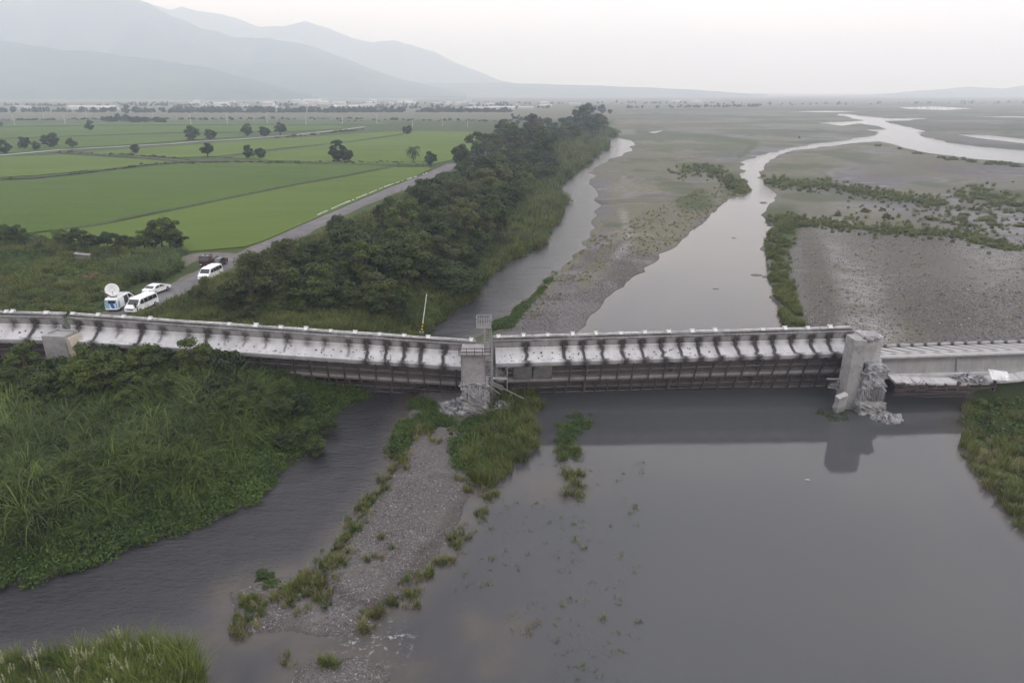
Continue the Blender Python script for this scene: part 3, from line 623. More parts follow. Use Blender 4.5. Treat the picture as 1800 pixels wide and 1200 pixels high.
def scatter(name, P, scale, src, label, tilt=.12, kind='stuff', flat=1.0):
    P = np.asarray(P, float); n = len(P)
    if n == 0: return
    rot = np.stack([rng.normal(size=n)*tilt, rng.normal(size=n)*tilt, rng.uniform(0, 6.283, n)], 1); sc3 = np.stack([scale, scale, scale*flat*rng.uniform(.8, 1.2, n)], 1)
    me = bpy.data.meshes.new(name); me.vertices.add(n); me.vertices.foreach_set('co', P.astype(np.float32).ravel())
    for an, ty, arr, key in (('rot', 'FLOAT_VECTOR', rot, 'vector'), ('scl', 'FLOAT_VECTOR', sc3, 'vector'), ('pick', 'INT', rng.integers(0, 100, n), 'value')):
        a = me.attributes.new(an, ty, 'POINT'); a.data.foreach_set(key, arr.astype(np.int32 if ty == 'INT' else np.float32).ravel())
    me.update(); o = link(name, me); tag(o, label, kind=kind)
    g = bpy.data.node_groups.new(name+'_spread', 'GeometryNodeTree'); g.interface.new_socket('Geometry', in_out='INPUT', socket_type='NodeSocketGeometry'); g.interface.new_socket('Geometry', in_out='OUTPUT', socket_type='NodeSocketGeometry')
    gi = g.nodes.new('NodeGroupInput'); go = g.nodes.new('NodeGroupOutput'); ip = g.nodes.new('GeometryNodeInstanceOnPoints'); ci = g.nodes.new('GeometryNodeCollectionInfo')
    ci.inputs['Collection'].default_value = src; ci.inputs['Separate Children'].default_value = True; ci.inputs['Reset Children'].default_value = True; ip.inputs['Pick Instance'].default_value = True
    def na(nm, ty):
        q = g.nodes.new('GeometryNodeInputNamedAttribute'); q.data_type = ty; q.inputs['Name'].default_value = nm; return q.outputs['Attribute']
    md = g.nodes.new('ShaderNodeMath'); md.operation = 'MODULO'; md.inputs[1].default_value = len(src.objects)
    ifn = g.nodes.new('FunctionNodeFloatToInt') if False else None
    L = g.links.new; L(gi.outputs[0], ip.inputs['Points']); L(ci.outputs[0], ip.inputs['Instance']); L(na('pick', 'INT'), ip.inputs['Instance Index'])
    L(na('rot', 'FLOAT_VECTOR'), ip.inputs['Rotation']); L(na('scl', 'FLOAT_VECTOR'), ip.inputs['Scale']); L(ip.outputs[0], go.inputs[0])
    md_ = o.modifiers.new('spread', 'NODES'); md_.node_group = g; return o
def sample(poly, n, z=0.0, world=False):
    """points spread over a ground polygon (given in photograph pixels); evenly over the picture unless world"""
    Pp = np.array(poly, float); got = []
    lo, hi = Pp.min(0), Pp.max(0); wp_ = np.array(gp(poly, z)); wl, wh = wp_.min(0), wp_.max(0); c = 0
    while c < n:
        if world: u = rng.uniform(wl, wh, (n*3, 2)); k = inside(gp(poly, z), u[:, 0], u[:, 1]); q = u[k]
        else:
            u = rng.uniform(lo, hi, (n*3, 2)); k = inside(poly, u[:, 0], u[:, 1]); u = u[k]; gx, gy = ground(u[:, 0], u[:, 1], z); q = np.stack([gx, gy], 1)
        got.append(q); c += len(q)
    return np.concatenate(got)[:n]
def on_ground(q, mind=-9, maxd=1e9, dz=0.0):
    sd_ = land_sd(q[:, 0], q[:, 1]); k = (sd_ > mind) & (sd_ < maxd); q = q[k]; z = height(q[:, 0], q[:, 1], sd_[k]); return np.column_stack([q, np.maximum(z, -.12)+dz])
def off_road(P, w_=4.2):
    return P[(edge_dist(ROAD, P[:, 0], P[:, 1], closed=False) > w_)]
def poisson(q, rmin):
    keep = []; 
    for p in q:
        rm = rmin(p) if callable(rmin) else rmin
        if all((p[0]-k[0])**2+(p[1]-k[1])**2 > rm*rm for k in keep): keep.append(p)
    return np.array(keep)
# ---------------- foreground left bank: reeds, herbs at the water's edge
BANK = [(-700,1090),(-300,1075),(0,1028),(130,995),(300,933),(440,880),(540,778),(600,708),(650,688),(640,655),(560,640),(300,640),(0,640),(-700,660)]
q = on_ground(sample(BANK, 5200, 1.5, True), 2.2); n = vnoise(q[:, 0]*.11, q[:, 1]*.11)
k = (q[:, 1] < 69.5)&(rng.random(len(q)) < smooth(.12, .4, n)+.35)
q = q[k]; s = rng.uniform(.75, 1.35, len(q))*(.62+.5*vnoise(q[:, 0]*.16+9, q[:, 1]*.16))*np.clip(.45+.12*land_sd(q[:, 0], q[:, 1]), .45, 1.1)
scatter('tall_reeds', q, s, K_REED, 'tall arching reeds covering the left river bank below the bridge', .16)
q = on_ground(sample(BANK, 9000, .5, True), -.25); dd = land_sd(q[:, 0], q[:, 1]); k = (rng.random(len(q)) < np.where(dd < 6, 1, .45)); q = q[k]
scatter('bank_herbs', q, rng.uniform(.7, 1.5, len(q)), K_HERB, 'leafy green creeping plants along the water edge of the left bank', .15)
q = on_ground(sample(BANK, 3500, .5, True), -.15, 8); scatter('bank_grass', q, rng.uniform(.7, 1.4, len(q)), K_TUFT, 'short green grass fringe at the left water edge')
# shrubs in front of the bridge, each its own
BR = [ground(a, b, 4) for a, b in [(60,665),(0,700),(-60,690),(110,690),(160,672),(205,660),(250,668),(300,655),(350,660),(395,668),(20,700),(90,705),(140,700),(190,695),(240,700),(290,690),(340,695),(390,700),(440,705),(490,705),(540,715),(440,672),(485,676),(530,690),(575,700),(150,720),(240,715),(330,712),(420,715),(500,730),(60,735),(560,735)]]
for i, (x, y) in enumerate(BR):
    x += rnd.uniform(-.8, .8); y += rnd.uniform(-.8, .8); z = float(height([x], [y])[0]); s = rnd.uniform(.55, .85) if i < 14 else rnd.uniform(.4, .6)
    k_ = T_BIG[(1, 0, 4, 2, 1, 5)[i % 6]]
    if y > 70.2: y = 70.2
    tree(k_, (x, y, z-.2), s, 'dense leafy shrub tree growing against the fallen span on the left bank', 'shrub trees in front of the left spans', 'shrub_tree', 'tree')
# the bare branching shrub
bx, by = ground(150, 665, 5.0); bt = empty('bare_shrub', (bx, by, 2.8), 0, 'leafless pale branching shrub just right of the leftmost pier', 'shrub'); r = random.Random(9); m = MB()
def grow(p, d, L, r0, dep):
    e = p+d*L; m.tube([p, p.lerp(e, .5)+Vector((r.uniform(-.1, .1),)*3), e], [r0, r0*.8, r0*.6], 4, False)
    if dep: 
        for _ in range(3 if dep > 1 else 4): grow(p.lerp(e, r.uniform(.55, 1)), (d+Vector((r.uniform(-.8, .8), r.uniform(-.6, .6), r.uniform(-.3, .5)))).normalized(), L*r.uniform(.55, .85), r0*.6, dep-1)
for _ in range(3): grow(Vector((0, 0, 0)), Vector((r.uniform(-.5, .5), -.3, 1)).normalized(), 1.9, .07, 3)
m.build('branches', M['deadwood'], bt)
# bottom-left clump with plumes
CL = [(-250,1190),(-20,1172),(100,1158),(220,1138),(320,1146),(348,1190),(340,1500),(-300,1500)]
M['brightreed'] = mat_leaf('bright_reed', (.050, .075, .012), (.17, .21, .040))
K_PLUME = source('plume_reed', [blades('plume_reed', 90+i, M['brightreed'], 70, 1.75, .020, .35, .35, 4, lean=.35) for i in range(3)])
q = on_ground(sample(CL, 900, .3, True), -.3); gx_, gy_ = proj(q[:, 0], q[:, 1], q[:, 2]); scatter('island_reeds', q, rng.uniform(.7, 1.25, len(q))*(.85+.4*smooth(60, 300, gx_)), K_PLUME, 'yellow green reeds filling the bottom left corner', .14)
def plume(seed):
    rg = np.random.default_rng(seed); V = []; F = []; T = []
    for s_ in range(3):
        a = rg.uniform(0, 6.28); L = rg.uniform(.05, .3); n = 26; H = rg.uniform(1.7, 2.1); b = rg.normal(size=2)*.12
        i0 = len(V); V += [(b[0]-.008, b[1], 0), (b[0]+.008, b[1], 0), (b[0]+math.cos(a)*L+.006, b[1]+math.sin(a)*L, H), (b[0]+math.cos(a)*L-.006, b[1]+math.sin(a)*L, H)]; F.append((i0, i0+1, i0+2, i0+3)); T += [.2]*4
        for j in range(n):
            f = .80+.24*j/n; c = np.array([b[0]+math.cos(a)*L*f*f, b[1]+math.sin(a)*L*f*f, H*f]); d = rg.normal(size=3); d[2] = abs(d[2])+.8; d /= np.linalg.norm(d); w = rg.uniform(.05, .11); sd_ = np.cross(d, rg.normal(size=3)); sd_ /= np.linalg.norm(sd_)
            i0 = len(V); V += [tuple(c-sd_*.014), tuple(c+sd_*.014), tuple(c+d*w*1.3+sd_*.008), tuple(c+d*w*1.3-sd_*.008)]; F.append((i0, i0+1, i0+2, i0+3)); T += [rg.random()]*4
    return np_mesh('plume', V, F, M['plume'], False, {'tint': ('FLOAT', T)})
K_PL = source('plumes', [plume(200+i) for i in range(4)])
q = on_ground(sample([(0,1170),(220,1138),(330,1150),(345,1190),(300,1290),(0,1290)], 42, .3, True), .0); scatter('reed_plumes', q, rng.uniform(.75, 1.15, len(q)), K_PL, 'pale feathery plumes above the bottom left reeds', .08)
# ---------------- gravel bars: loose cobbles
BAR = [(735,760),(860,770),(838,832),(828,860),(780,960),(690,1060),(640,1112),(470,1112),(398,1105),(412,1070),(400,1040),(500,1012),(590,962),(622,920),(660,870),(700,790)]
q = on_ground(sample(BAR, 42000, .3, True), -.1); q = q[rng.random(len(q)) < .12+.88*smooth(.3, .6, vnoise(q[:, 0]*.35, q[:, 1]*.35))]; scatter('cobbles', q, rng.uniform(.05, .15, len(q))*(1+.9*(rng.random(len(q)) < .04)), K_COB, 'purplish grey cobbles on the gravel bar in front of the bridge', .5)
q = on_ground(sample([(520,1175),(560,1160),(640,1152),(690,1185),(650,1260),(500,1260)], 2500, 0, True), -.1); scatter('cobbles', q, rng.uniform(.06, .16, len(q)), K_COB, 'cobbles on the small shoal at the bottom edge', .5)
q = on_ground(sample([(870,580),(1020,580),(1060,535),(1110,490),(1170,450),(1100,430),(1060,380),(1045,400),(1000,470),(950,508),(915,542)], 24000, .5, True), .1); q = q[rng.random(len(q)) < .1+.9*smooth(.35, .6, vnoise(q[:, 0]*.22, q[:, 1]*.22))*smooth(175, 120, q[:, 1])]; scatter('cobbles', q, rng.uniform(.10, .28, len(q)), K_COB, 'cobbles on the middle bar just beyond the bridge', .5)
q = on_ground(sample([(1430,600),(1390,500),(1400,400),(1560,400),(1800,420),(1900,500),(1900,606),(1560,608)], 30000, .6), .5); q = q[rng.random(len(q)) < .15+.85*vnoise(q[:, 0]*.07, q[:, 1]*.07)]
scatter('cobbles', q, rng.uniform(.12, .34, len(q))*(1+.8*(rng.random(len(q)) < .05)), K_COB, 'grey boulders and cobbles on the right gravel plain', .5)
# ---------------- low vegetation on bars
q = on_ground(sample([(735,690),(780,730),(850,735),(930,690),(960,700),(950,770),(880,800),(840,840),(800,820),(760,770),(735,760),(700,800),(690,780),(712,735)], 950, .4), -1.0)
k = (np.abs(q[:, 0]+1.5)+q[:, 1]*0 > 0); q = q[vnoise(q[:, 0]*.8, q[:, 1]*.8) > .5]
px_, py_ = proj(q[:, 0], q[:, 1], q[:, 2]); q = q[~((py_ > 755) & (px_ > 715) & (px_ < 800)) & ~((px_ > 775) & (px_ < 868) & (py_ < 742))]
scatter('bar_herbs', q, rng.uniform(.7, 1.5, len(q)), K_HERB, 'bright green plants round the central pier foot', .15)
q = on_ground(sample([(870,690),(960,700),(940,790),(860,860),(810,830),(850,760)], 170, 0), -3); q[:, 2] = np.maximum(q[:, 2], -.1); scatter('water_grass', q, rng.uniform(.6, 1.3, len(q)), K_GREEN, 'yellow green grass standing in the shallows right of the pier', .2)
q = sample([(985,735),(1045,725),(1040,745),(1010,770),(1015,800),(985,805),(978,770)], 70, 0); q = np.column_stack([q, np.full(len(q), -.15)]); scatter('water_weed', q, rng.uniform(.5, 1.0, len(q)), K_HERB, 'patch of water weed standing alone in the pond', .2)
q = sample([(978,790),(1020,790),(1030,880),(990,870)], 40, 0); q = np.column_stack([q, np.full(len(q), -.3)]); scatter('water_grass', q, rng.uniform(.5, .9, len(q)), K_GREEN, 'thin grass strip below the water weed', .2)
# islet fringe clumps
EDGE = []
for a, b, w_, n in [(738,745,22,26),(722,760,18,22),(700,800,16,18),(686,826,10,8),(668,868,12,7),(632,905,14,8),(618,930,12,8),(640,890,8,6),(600,962,10,6),(578,985,18,16),(545,1025,22,22),(530,1040,20,16),(690,1058,8,6),(640,1105,8,6),(800,945,18,14),(835,830,30,24),(860,835,20,12),(825,860,12,8),(775,985,14,8),(745,1010,16,8),(508,1160,10,4),(572,1165,12,5),(590,1168,10,4),(860,870,14,8),(848,900,14,7),(720,1045,20,14),(660,1075,16,10),(585,1000,22,18),(560,1050,24,16),(500,1060,30,18),(440,1060,22,16),(430,1100,20,12),(655,985,26,8),(610,945,12,10),(648,880,12,10),(678,845,12,12),(708,820,12,12),(745,770,20,16),(795,765,30,10),(880,790,18,12)]:
    for _ in range(n): EDGE.append((rnd.gauss(a, w_*.62), rnd.gauss(b, w_*.42)))
EA = np.array(EDGE); gx, gy = ground(EA[:, 0], EA[:, 1], .1); q = on_ground(np.stack([gx, gy], 1), -2.5)
q[:, 2] = np.maximum(q[:, 2], -.1); scatter('edge_tufts', q, rng.uniform(.45, 1.1, len(q)), K_DRY, 'olive grass tufts along the edge of the gravel bar', .15)
q2 = q[::2]+rng.normal(size=q[::2].shape)*[.3, .3, 0]; scatter('edge_tufts', q2, rng.uniform(.4, .9, len(q2)), K_TUFT, 'green tufts along the edge of the gravel bar', .15)
for i, (a, b, s) in enumerate([(462,1012,.62),(478,1030,.45),(450,1072,.4),(425,1090,.42),(640,888,.38),(622,922,.40),(262,1300,.5),(735,758,.6),(760,762,.5),(704,806,.5),(830,835,.55),(855,828,.45)]):
    x, y = ground(a, b, 0); z = float(np.maximum(height([x], [y])[0], -.05)); tree(T_BUSH[i % 4], (x, y, z-.1), s, ['round dark green bush at the left tip of the gravel bar','smaller bush just right of the round tip bush','low olive bush above the lower left spit','flat bush at the lowest left corner of the spit','dark bush on the stream edge halfway down the bar, upper','dark bush on the stream edge halfway down the bar, lower','bush among the bottom left reeds','bush left of the gravel bar near the pier','bush at the head of the gravel bar','bush on the stream edge above the dark bushes','long low bush at the right edge of the bar','low bush right of the long low bush'][i], None, 'bush', 'bush', sz=s*.75)
# submerged tufts in the shallows
q = []
while len(q) < 620:
    a, b = rnd.uniform(800, 1130), rnd.uniform(810, 1200)
    if a < 850+(b-900)*-.35+40 and b > 900: pass
    if vnoise(np.array([a*.02]), np.array([b*.02]))[0] > .42: q.append(ground(a, b, 0))
q = np.array(q); q = q[land_sd(q[:, 0], q[:, 1]) < -.3]; q = np.column_stack([q, rng.uniform(-.42, -.18, len(q))]); scatter('drowned_tufts', q, rng.uniform(.35, .75, len(q)), K_DRY, 'sparse drowned grass tips scattered over the shallow pond', .3)
# right foreground bank
RBK = [(1692,690),(1700,740),(1690,790),(1730,850),(1770,890),(1800,930),(1850,990),(2050,1150),(2200,1150),(2200,665),(1720,665)]
q = on_ground(sample(RBK, 2100, .4, True), -.3); q = q[(q[:, 1] < 70.5) & (rng.random(len(q)) < .35+smooth(.3, .6, vnoise(q[:, 0]*.2, q[:, 1]*.2)))]; scatter('right_bank_grass', q, rng.uniform(.45, 1.0, len(q)), K_GREEN, 'tall yellow green grass on the bank at the right edge', .18)
q = on_ground(sample(RBK, 1500, .4, True), -.3); q = q[q[:, 1] < 70.5]; scatter('right_bank_straw', q, rng.uniform(.6, 1.5, len(q)), K_DRY, 'straw coloured dry grass on the right bank', .2)
q = on_ground(sample([(1692,690),(1700,740),(1780,780),(2100,800),(2100,665),(1720,665)], 700, .4, True), .3); q = q[q[:, 1] < 70.5]; scatter('right_bank_herbs', q, rng.uniform(.9, 1.7, len(q)), K_HERB, 'dark green bushy growth under the right span', .15)
for i, (a, b, s) in enumerate([(1712,705,.8),(1745,700,.95),(1785,705,.85),(1825,705,.9),(1735,735,.6)]):
    x, y = ground(a, b, .8); tree(T_BUSH[i % 4], (x, min(y, 69.5), .7), s, ['leftmost dark bush under the right span, at the water','tall dark bush in front of the white panel','dark bush right of the white panel','dark bush cut by the right edge of the picture','smaller bush below the others on the right bank'][i], None, 'bush', 'bush')
q = sample([(1430,722),(1480,715),(1498,735),(1460,745)], 60, 0); q = np.column_stack([q, np.full(len(q), -.2)]); scatter('water_weed', q, rng.uniform(.3, .6, len(q)), K_HERB, 'weeds in the water beside the jagged slab', .2)
# ---------------- beyond the bridge: bank of the left stream
GB = [(215,640),(258,548),(262,535),(300,640),(600,640),(735,610),(790,548),(832,522),(850,492),(885,462),(925,445),(962,432),(958,418),(975,395),(985,370),(1000,350),(978,340),(980,325),(1005,305),(1030,290),(1045,272),(1078,258),(1062,246),(1090,236),(1060,215),(1000,225),(930,262),(850,300),(780,335),(700,370),(600,420),(480,470),(400,500),(330,530)]
q = off_road(on_ground(sample(GB, 9000, 1.5), -.3)); dist = np.hypot(q[:, 0], q[:, 1]); scatter('stream_bank_grass', q, rng.uniform(.8, 1.5, len(q))*np.clip(dist/110, .9, 3.5), K_GREEN, 'olive grass on the sloping stream bank beyond the bridge', .15)
q = off_road(on_ground(sample(GB, 4500, 1.5), -.3)); dist = np.hypot(q[:, 0], q[:, 1]); scatter('stream_bank_herbs', q, rng.uniform(.9, 1.8, len(q))*np.clip(dist/110, .9, 3), K_HERB, 'dark leafy growth on the stream bank beyond the bridge', .15)
q = off_road(on_ground(sample([(560,560),(750,575),(790,545),(830,515),(870,450),(930,400),(1000,330),(980,300),(930,330),(880,400),(840,470),(760,540),(640,545)], 1000, 1.5), .5)); dist = np.hypot(q[:, 0], q[:, 1]); scatter('bank_reeds', q, rng.uniform(.7, 1.2, len(q))*np.clip(dist/150, .9, 2), K_REED, 'pale reeds at the foot of the grove by the stream', .12)
# thicket between the nearest van and the bridge
for i in range(60):
    a, b = rnd.uniform(285, 640), rnd.uniform(505, 600); x, y = ground(a, b, 3.4)
    if edge_dist(ROAD, np.array([x]), np.array([y]), closed=False)[0] < 4.6 or y < 81 or (325 < a < 440 and b < 525): continue
    tree(T_BUSH[i % 4], (x, y, float(height([x], [y])[0])-.1), rnd.uniform(.5, 1.2), 'bush in the thicket between the road and the bridge rail', 'bushes right of the nearest van', 'bush', 'bush')
for i in range(70):
    a, b = rnd.uniform(335, 660), rnd.uniform(470, 572); x, y = ground(a, b, 3.4)
    if edge_dist(ROAD, np.array([x]), np.array([y]), closed=False)[0] < 5.5 or y < 82 or (a < 420 and b < 512): continue
    tree(T_BIG[rnd.randrange(9)], (x, y, float(height([x], [y])[0])-.9), rnd.uniform(.32, .6), 'low dark shrub at the near foot of the grove, between road and bridge', 'shrubs at the near foot of the grove', 'shrub', 'shrub')
# the grove
GROVE = [(300,566),(330,545),(375,515),(420,492),(500,468),(610,425),(700,384),(752,352),(785,318),(850,272),(905,246),(950,232),(1000,222),(1062,212),(1068,236),(1000,272),(955,312),(915,360),(880,410),(838,470),(790,520),(735,548),(640,560),(480,566)]
q = sample(GROVE, 2600, 3.0); q = q[(edge_dist(ROAD, q[:, 0], q[:, 1], closed=False) > 6.6) | (q[:, 1] > 215)]; q = poisson(q, lambda p: 2.9+max(0, math.hypot(p[0], p[1])-100)*.012)
q = q[:250]; zz = height(q[:, 0], q[:, 1]); gi = 0
for (x, y), z in zip(q, zz):
    gpx, gpy = proj(np.array(x), np.array(y), np.array(3.3))
    if z < .5 or (325 < gpx < 425 and 470 < gpy < 535): continue
    d = math.hypot(x, y); dr = float(edge_dist(ROAD, np.array([x]), np.array([y]), closed=False)[0])
    s = rnd.choice((.6, .75, .85, .95, 1.1, 1.3))*rnd.uniform(.9, 1.1)*(1+max(0, d-120)*.0022); s *= (.55+.45*min(1, max(0, dr-5)/6)) if d < 190 else 1
    if dr < 24 and d < 230: s *= .6 if dr < 13 else .75 if dr < 18 else .9
    if d < 100: s *= .62 if x < -30 else .8
    ki = rnd.randrange(9); k_ = T_BIG[ki]; adj = ('dark green', 'mid green', 'dark green', 'dark green', 'mid green', 'dark green', 'olive', 'olive', 'dark green')[ki]; szw = 'small' if s < .75 else 'tall' if s > 1.15 else 'medium'; sdw = 'on the road side' if dr < 14 else 'on the stream side' if land_sd(np.array([x]), np.array([y]))[0] < 11 else 'in the heart'
    near_ = d < 125
    tree(k_, (x, y, z-.3), s, '%s %s tree %s of the grove, %s' % (szw, adj, sdw, 'near end' if near_ else 'middle stretch' if d < 260 else 'far end'), 'trees of the riverside grove, near part' if near_ else ('trees of the riverside grove, middle part' if d < 260 else 'trees of the riverside grove, far part'), sz=s*rnd.uniform(.85, 1.2))
for i, (a, b, s, lab) in enumerate([(795,505,1.12,'broad dark dome-shaped tree leaning over the stream'),(765,440,.75,'dark layered tree behind the dome-shaped tree'),(955,300,1.6,'big dark umbrella tree in the far grove'),(925,325,1.5,'dark umbrella tree left of the far grove gap')]):
    x, y = ground(a, b, 2.0); tree(T_DOME[i % 2], (x, y, max(1.0, float(height([x], [y])[0]))), s, lab, None, 'umbrella_tree')
# ---------------- waste ground by the vehicles
WG = [(-300,640),(0,560),(170,552),(230,500),(300,480),(330,445),(240,447),(110,432),(60,415),(-300,440),(-500,500)]
q = off_road(on_ground(sample(WG, 7500, 3.5), 1)); n = vnoise(q[:, 0]*.12+3, q[:, 1]*.12); px_, py_ = proj(q[:, 0], q[:, 1], q[:, 2]); lawn = ((px_ < 190) & (py_ > 480)); track = (py_ > 450) & (py_ < 462) & (px_ < 100)
k = ~track & np.where(lawn, rng.random(len(q)) < .3, True) & (edge_dist([ground(300,470,3.5),ground(352,449,3.5),ground(425,455,3.5)], q[:, 0], q[:, 1], closed=False) > 3)
q = q[k]; scatter('rough_grass', q, rng.uniform(.5, 1.25, len(q))*(.6+.7*vnoise(q[:, 0]*.12, q[:, 1]*.12)), K_GREEN, 'rough green grass on the waste ground left of the road', .15)
q = off_road(on_ground(sample(WG, 3600, 3.5), 1)); px_, py_ = proj(q[:, 0], q[:, 1], q[:, 2]); k = ~((px_ < 190) & (py_ > 485) & (rng.random(len(q)) < .85)); q = q[k]; q = q[(edge_dist([ground(300,470,3.5),ground(352,449,3.5),ground(425,455,3.5)], q[:, 0], q[:, 1], closed=False) > 3)]
scatter('rough_herbs', q, rng.uniform(.8, 1.9, len(q)), K_HERB, 'leafy weeds on the waste ground left of the road', .15)
q = off_road(on_ground(sample([(200,470),(300,445),(325,470),(290,495),(230,500),(190,490)], 260, 3.5), 1), 5); scatter('reed_stand', q, rng.uniform(.7, 1.1, len(q)), K_REED, 'dense upright reeds between the road and the tree row', .08)
RT = [(15,432,1.0),(40,428,.9),(-20,440,.9),(70,440,.5),(108,428,.75),(122,432,.8),(140,430,.85),(155,436,.7),(172,434,.8),(190,432,.75),(205,438,.8),(222,434,.75),(238,440,.7),(255,434,.85),(272,438,.9),(285,432,1.25),(300,434,1.35),(312,438,1.0),(130,446,.5),(210,450,.55)]
for i, (a, b, s) in enumerate(RT):
    x, y = ground(a, b+4, 3.5); tree(T_BIG[i % 6], (x, y, 3.2), s*.78, 'dark tree in the short row between waste ground and rice field' if s < 1.2 else ['taller tree at the right end of the short tree row, left one','tallest tree at the right end of the short tree row'][i % 2], 'short tree row by the rice field' if s < 1.2 else None)
for i in range(46):
    a, b = rnd.uniform(-60, 320), rnd.uniform(452, 500)
    if a > 120 and b > 486 or (a < 100 and 450 < b < 464): continue
    x, y = ground(a, b, 3.5)
    if edge_dist(ROAD, np.array([x]), np.array([y]), closed=False)[0] < 6.5: continue
    tree(T_BUSH[i % 4], (x, y, 3.35), rnd.uniform(.5, 1.15), 'round green bush on the waste ground between the tree row and the vehicles', 'bushes on the waste ground', 'bush', 'bush')
for i in range(14):
    a, b = rnd.uniform(-80, 175), rnd.uniform(505, 548); x, y = ground(a, b, 3.5)
    tree(T_BUSH[i % 4], (x, y, 3.35), rnd.uniform(.3, .6), 'small bush in the open grass left of the vehicles', 'small bushes left of the vehicles', 'bush', 'bush')
# ---------------- trees standing in the fields, one by one
FT = [(10,270,.50,'field tree at the far left edge beside the farm road'),(45,262,.42,'small field tree, second from the left edge'),(65,264,.33,'low bushy tree right of the second field tree'),(90,259,.66,'big round tree left of the farm road bend'),(128,262,.45,'wide low tree just right of the big round tree'),(158,229,.62,'lone small tree farther back in the upper left field'),(238,270,.42,'small umbrella shaped tree on the dyke'),(340,247,.62,'rounded tree on the farm road, left of a pair'),(371,245,.52,'smaller tree, right of a pair on the farm road'),(365,276,.62,'broad tree below the pair, on the dyke'),(438,278,.55,'tree with bare gaps on the dyke, left of the bushes'),(458,279,.46,'tree beside the one with bare gaps'),(435,239,.75,'left tree of the clump on the farm road'),(466,240,.68,'middle tree of the clump on the farm road'),(493,238,.78,'right tree of the clump on the farm road'),(595,284,.92,'largest dark tree on the field edge'),(612,284,.55,'shorter tree leaning on the largest field tree'),(758,291,.62,'round tree right of the palm'),(716,236,.60,'lone tree in the far right field')]
for i, (a, b, s, lab) in enumerate(FT):
    x, y = ground(a, b, 3.5); d = math.hypot(x, y); px_h = {0:24,1:22,2:16,3:28,4:20,5:18,6:18,7:28,8:22,9:28,10:26,11:22,12:24,13:22,14:26,15:44,16:26,17:30,18:20}[i]
    s = px_h/1200*d/10.2*1.15; tree(T_FIELD[i % 5], (x, y, 3.3), s, lab, None, 'field_tree')
# hedges on the dykes: low bushes
hq = []
for pts, n in (([(330,288),(380,286),(440,286),(520,287),(600,288),(700,292),(745,292)], 120), ([(0,316),(60,313),(130,306),(200,298),(262,290),(330,285)], 90), ([(100,268),(160,271),(230,274),(300,279),(330,283)], 90), ([(0,212),(200,210),(600,209),(900,214)], 130), ([(480,243),(560,236),(640,228)], 40)):
    for _ in range(n):
        f = rnd.random()*(len(pts)-1); i = int(f); f -= i; a = pts[i][0]*(1-f)+pts[i+1][0]*f; b = pts[i][1]*(1-f)+pts[i+1][1]*f; hq.append(ground(a, b+rnd.gauss(0, .5), 3.5))
for _ in range(90): hq.append(ground(rnd.uniform(470, 600) if rnd.random() < .4 else rnd.uniform(610, 760), 286+rnd.gauss(0, 1), 3.5))
hq = np.array(hq); d = np.hypot(hq[:, 0], hq[:, 1]); scatter('dyke_hedge', np.column_stack([hq, np.full(len(hq), 3.3)]), rng.uniform(.35, 1.0, len(hq))*np.clip(d/350, .8, 2.4), K_BUSH, 'low bushes growing along the field dykes', .1)
# dark raised dykes between the fields
M['dyke'] = mat_basic('dyke_earth', (.045, .055, .022), .95, var=.4, scale=.6, bump=.4)
for pts, w_, lab in (([(690,293),(600,310),(520,324),(455,337),(400,348.5),(330,363),(230,382),(170,395.5),(90,407)], 1.0, 'long dark dyke between the two near rice fields'), ([(0,315),(60,312),(130,305),(200,296),(262,289),(330,283.5)], 2.2, 'weedy dyke above the large rice field'), ([(395,277),(490,265),(600,251),(704,237)], 2.0, 'dark dyke in the far field'), ([(330,283),(440,283.5),(560,286.5),(690,291),(755,291)], 3.0, 'dyke under the field trees'), ([(100,267),(160,270),(230,274.5),(300,280),(330,283)], 4.5, 'thick dark hedge bank below the farm road')):
    ribbon('field_dyke', [ground(a, b, F_+.3) for a, b in pts], w_, F_+.27, M['dyke'], lab, 5, .35)
# the palm
px0, py0 = ground(727, 284, 3.5); d = math.hypot(px0, py0); H = 36/1200*d
pa = empty('palm_tree', (px0, py0, 3.3), 0, 'palm tree with a round frond crown on the field edge', 'palm tree'); m = MB(); m.tube([(0, 0, 0), (.1, 0, H*.3), (0, 0, H*.62)], [.34, .26, .24], 8); m.build('trunk', M['bark'], pa)
V = []; F = []; T = []
for i in range(30):
    a = rng.uniform(0, 6.28); up = rng.uniform(-.2, 1.2); L = H*.36
    for j in range(8):
        f0, f1 = j/8, (j+1)/8
        P0 = [np.array([math.cos(a)*L*f, math.sin(a)*L*f, H*.6+up*L*f-1.0*L*f*f]) for f in (f0, f1)]; sd_ = np.array([-math.sin(a), math.cos(a), 0])*.42*(1-abs(2*f0-.8)*.5); dn = np.array([0, 0, -.25])
        for s_ in (-1, 1): i0 = len(V); V += [P0[0], P0[1], P0[1]+sd_*s_+dn, P0[0]+sd_*s_+dn]; F.append((i0, i0+1, i0+2, i0+3)); T += [rng.random()]*4
link('crown', np_mesh('palm_fronds', V, F, M['tree_mid'], False, {'tint': ('FLOAT', T)}), pa)
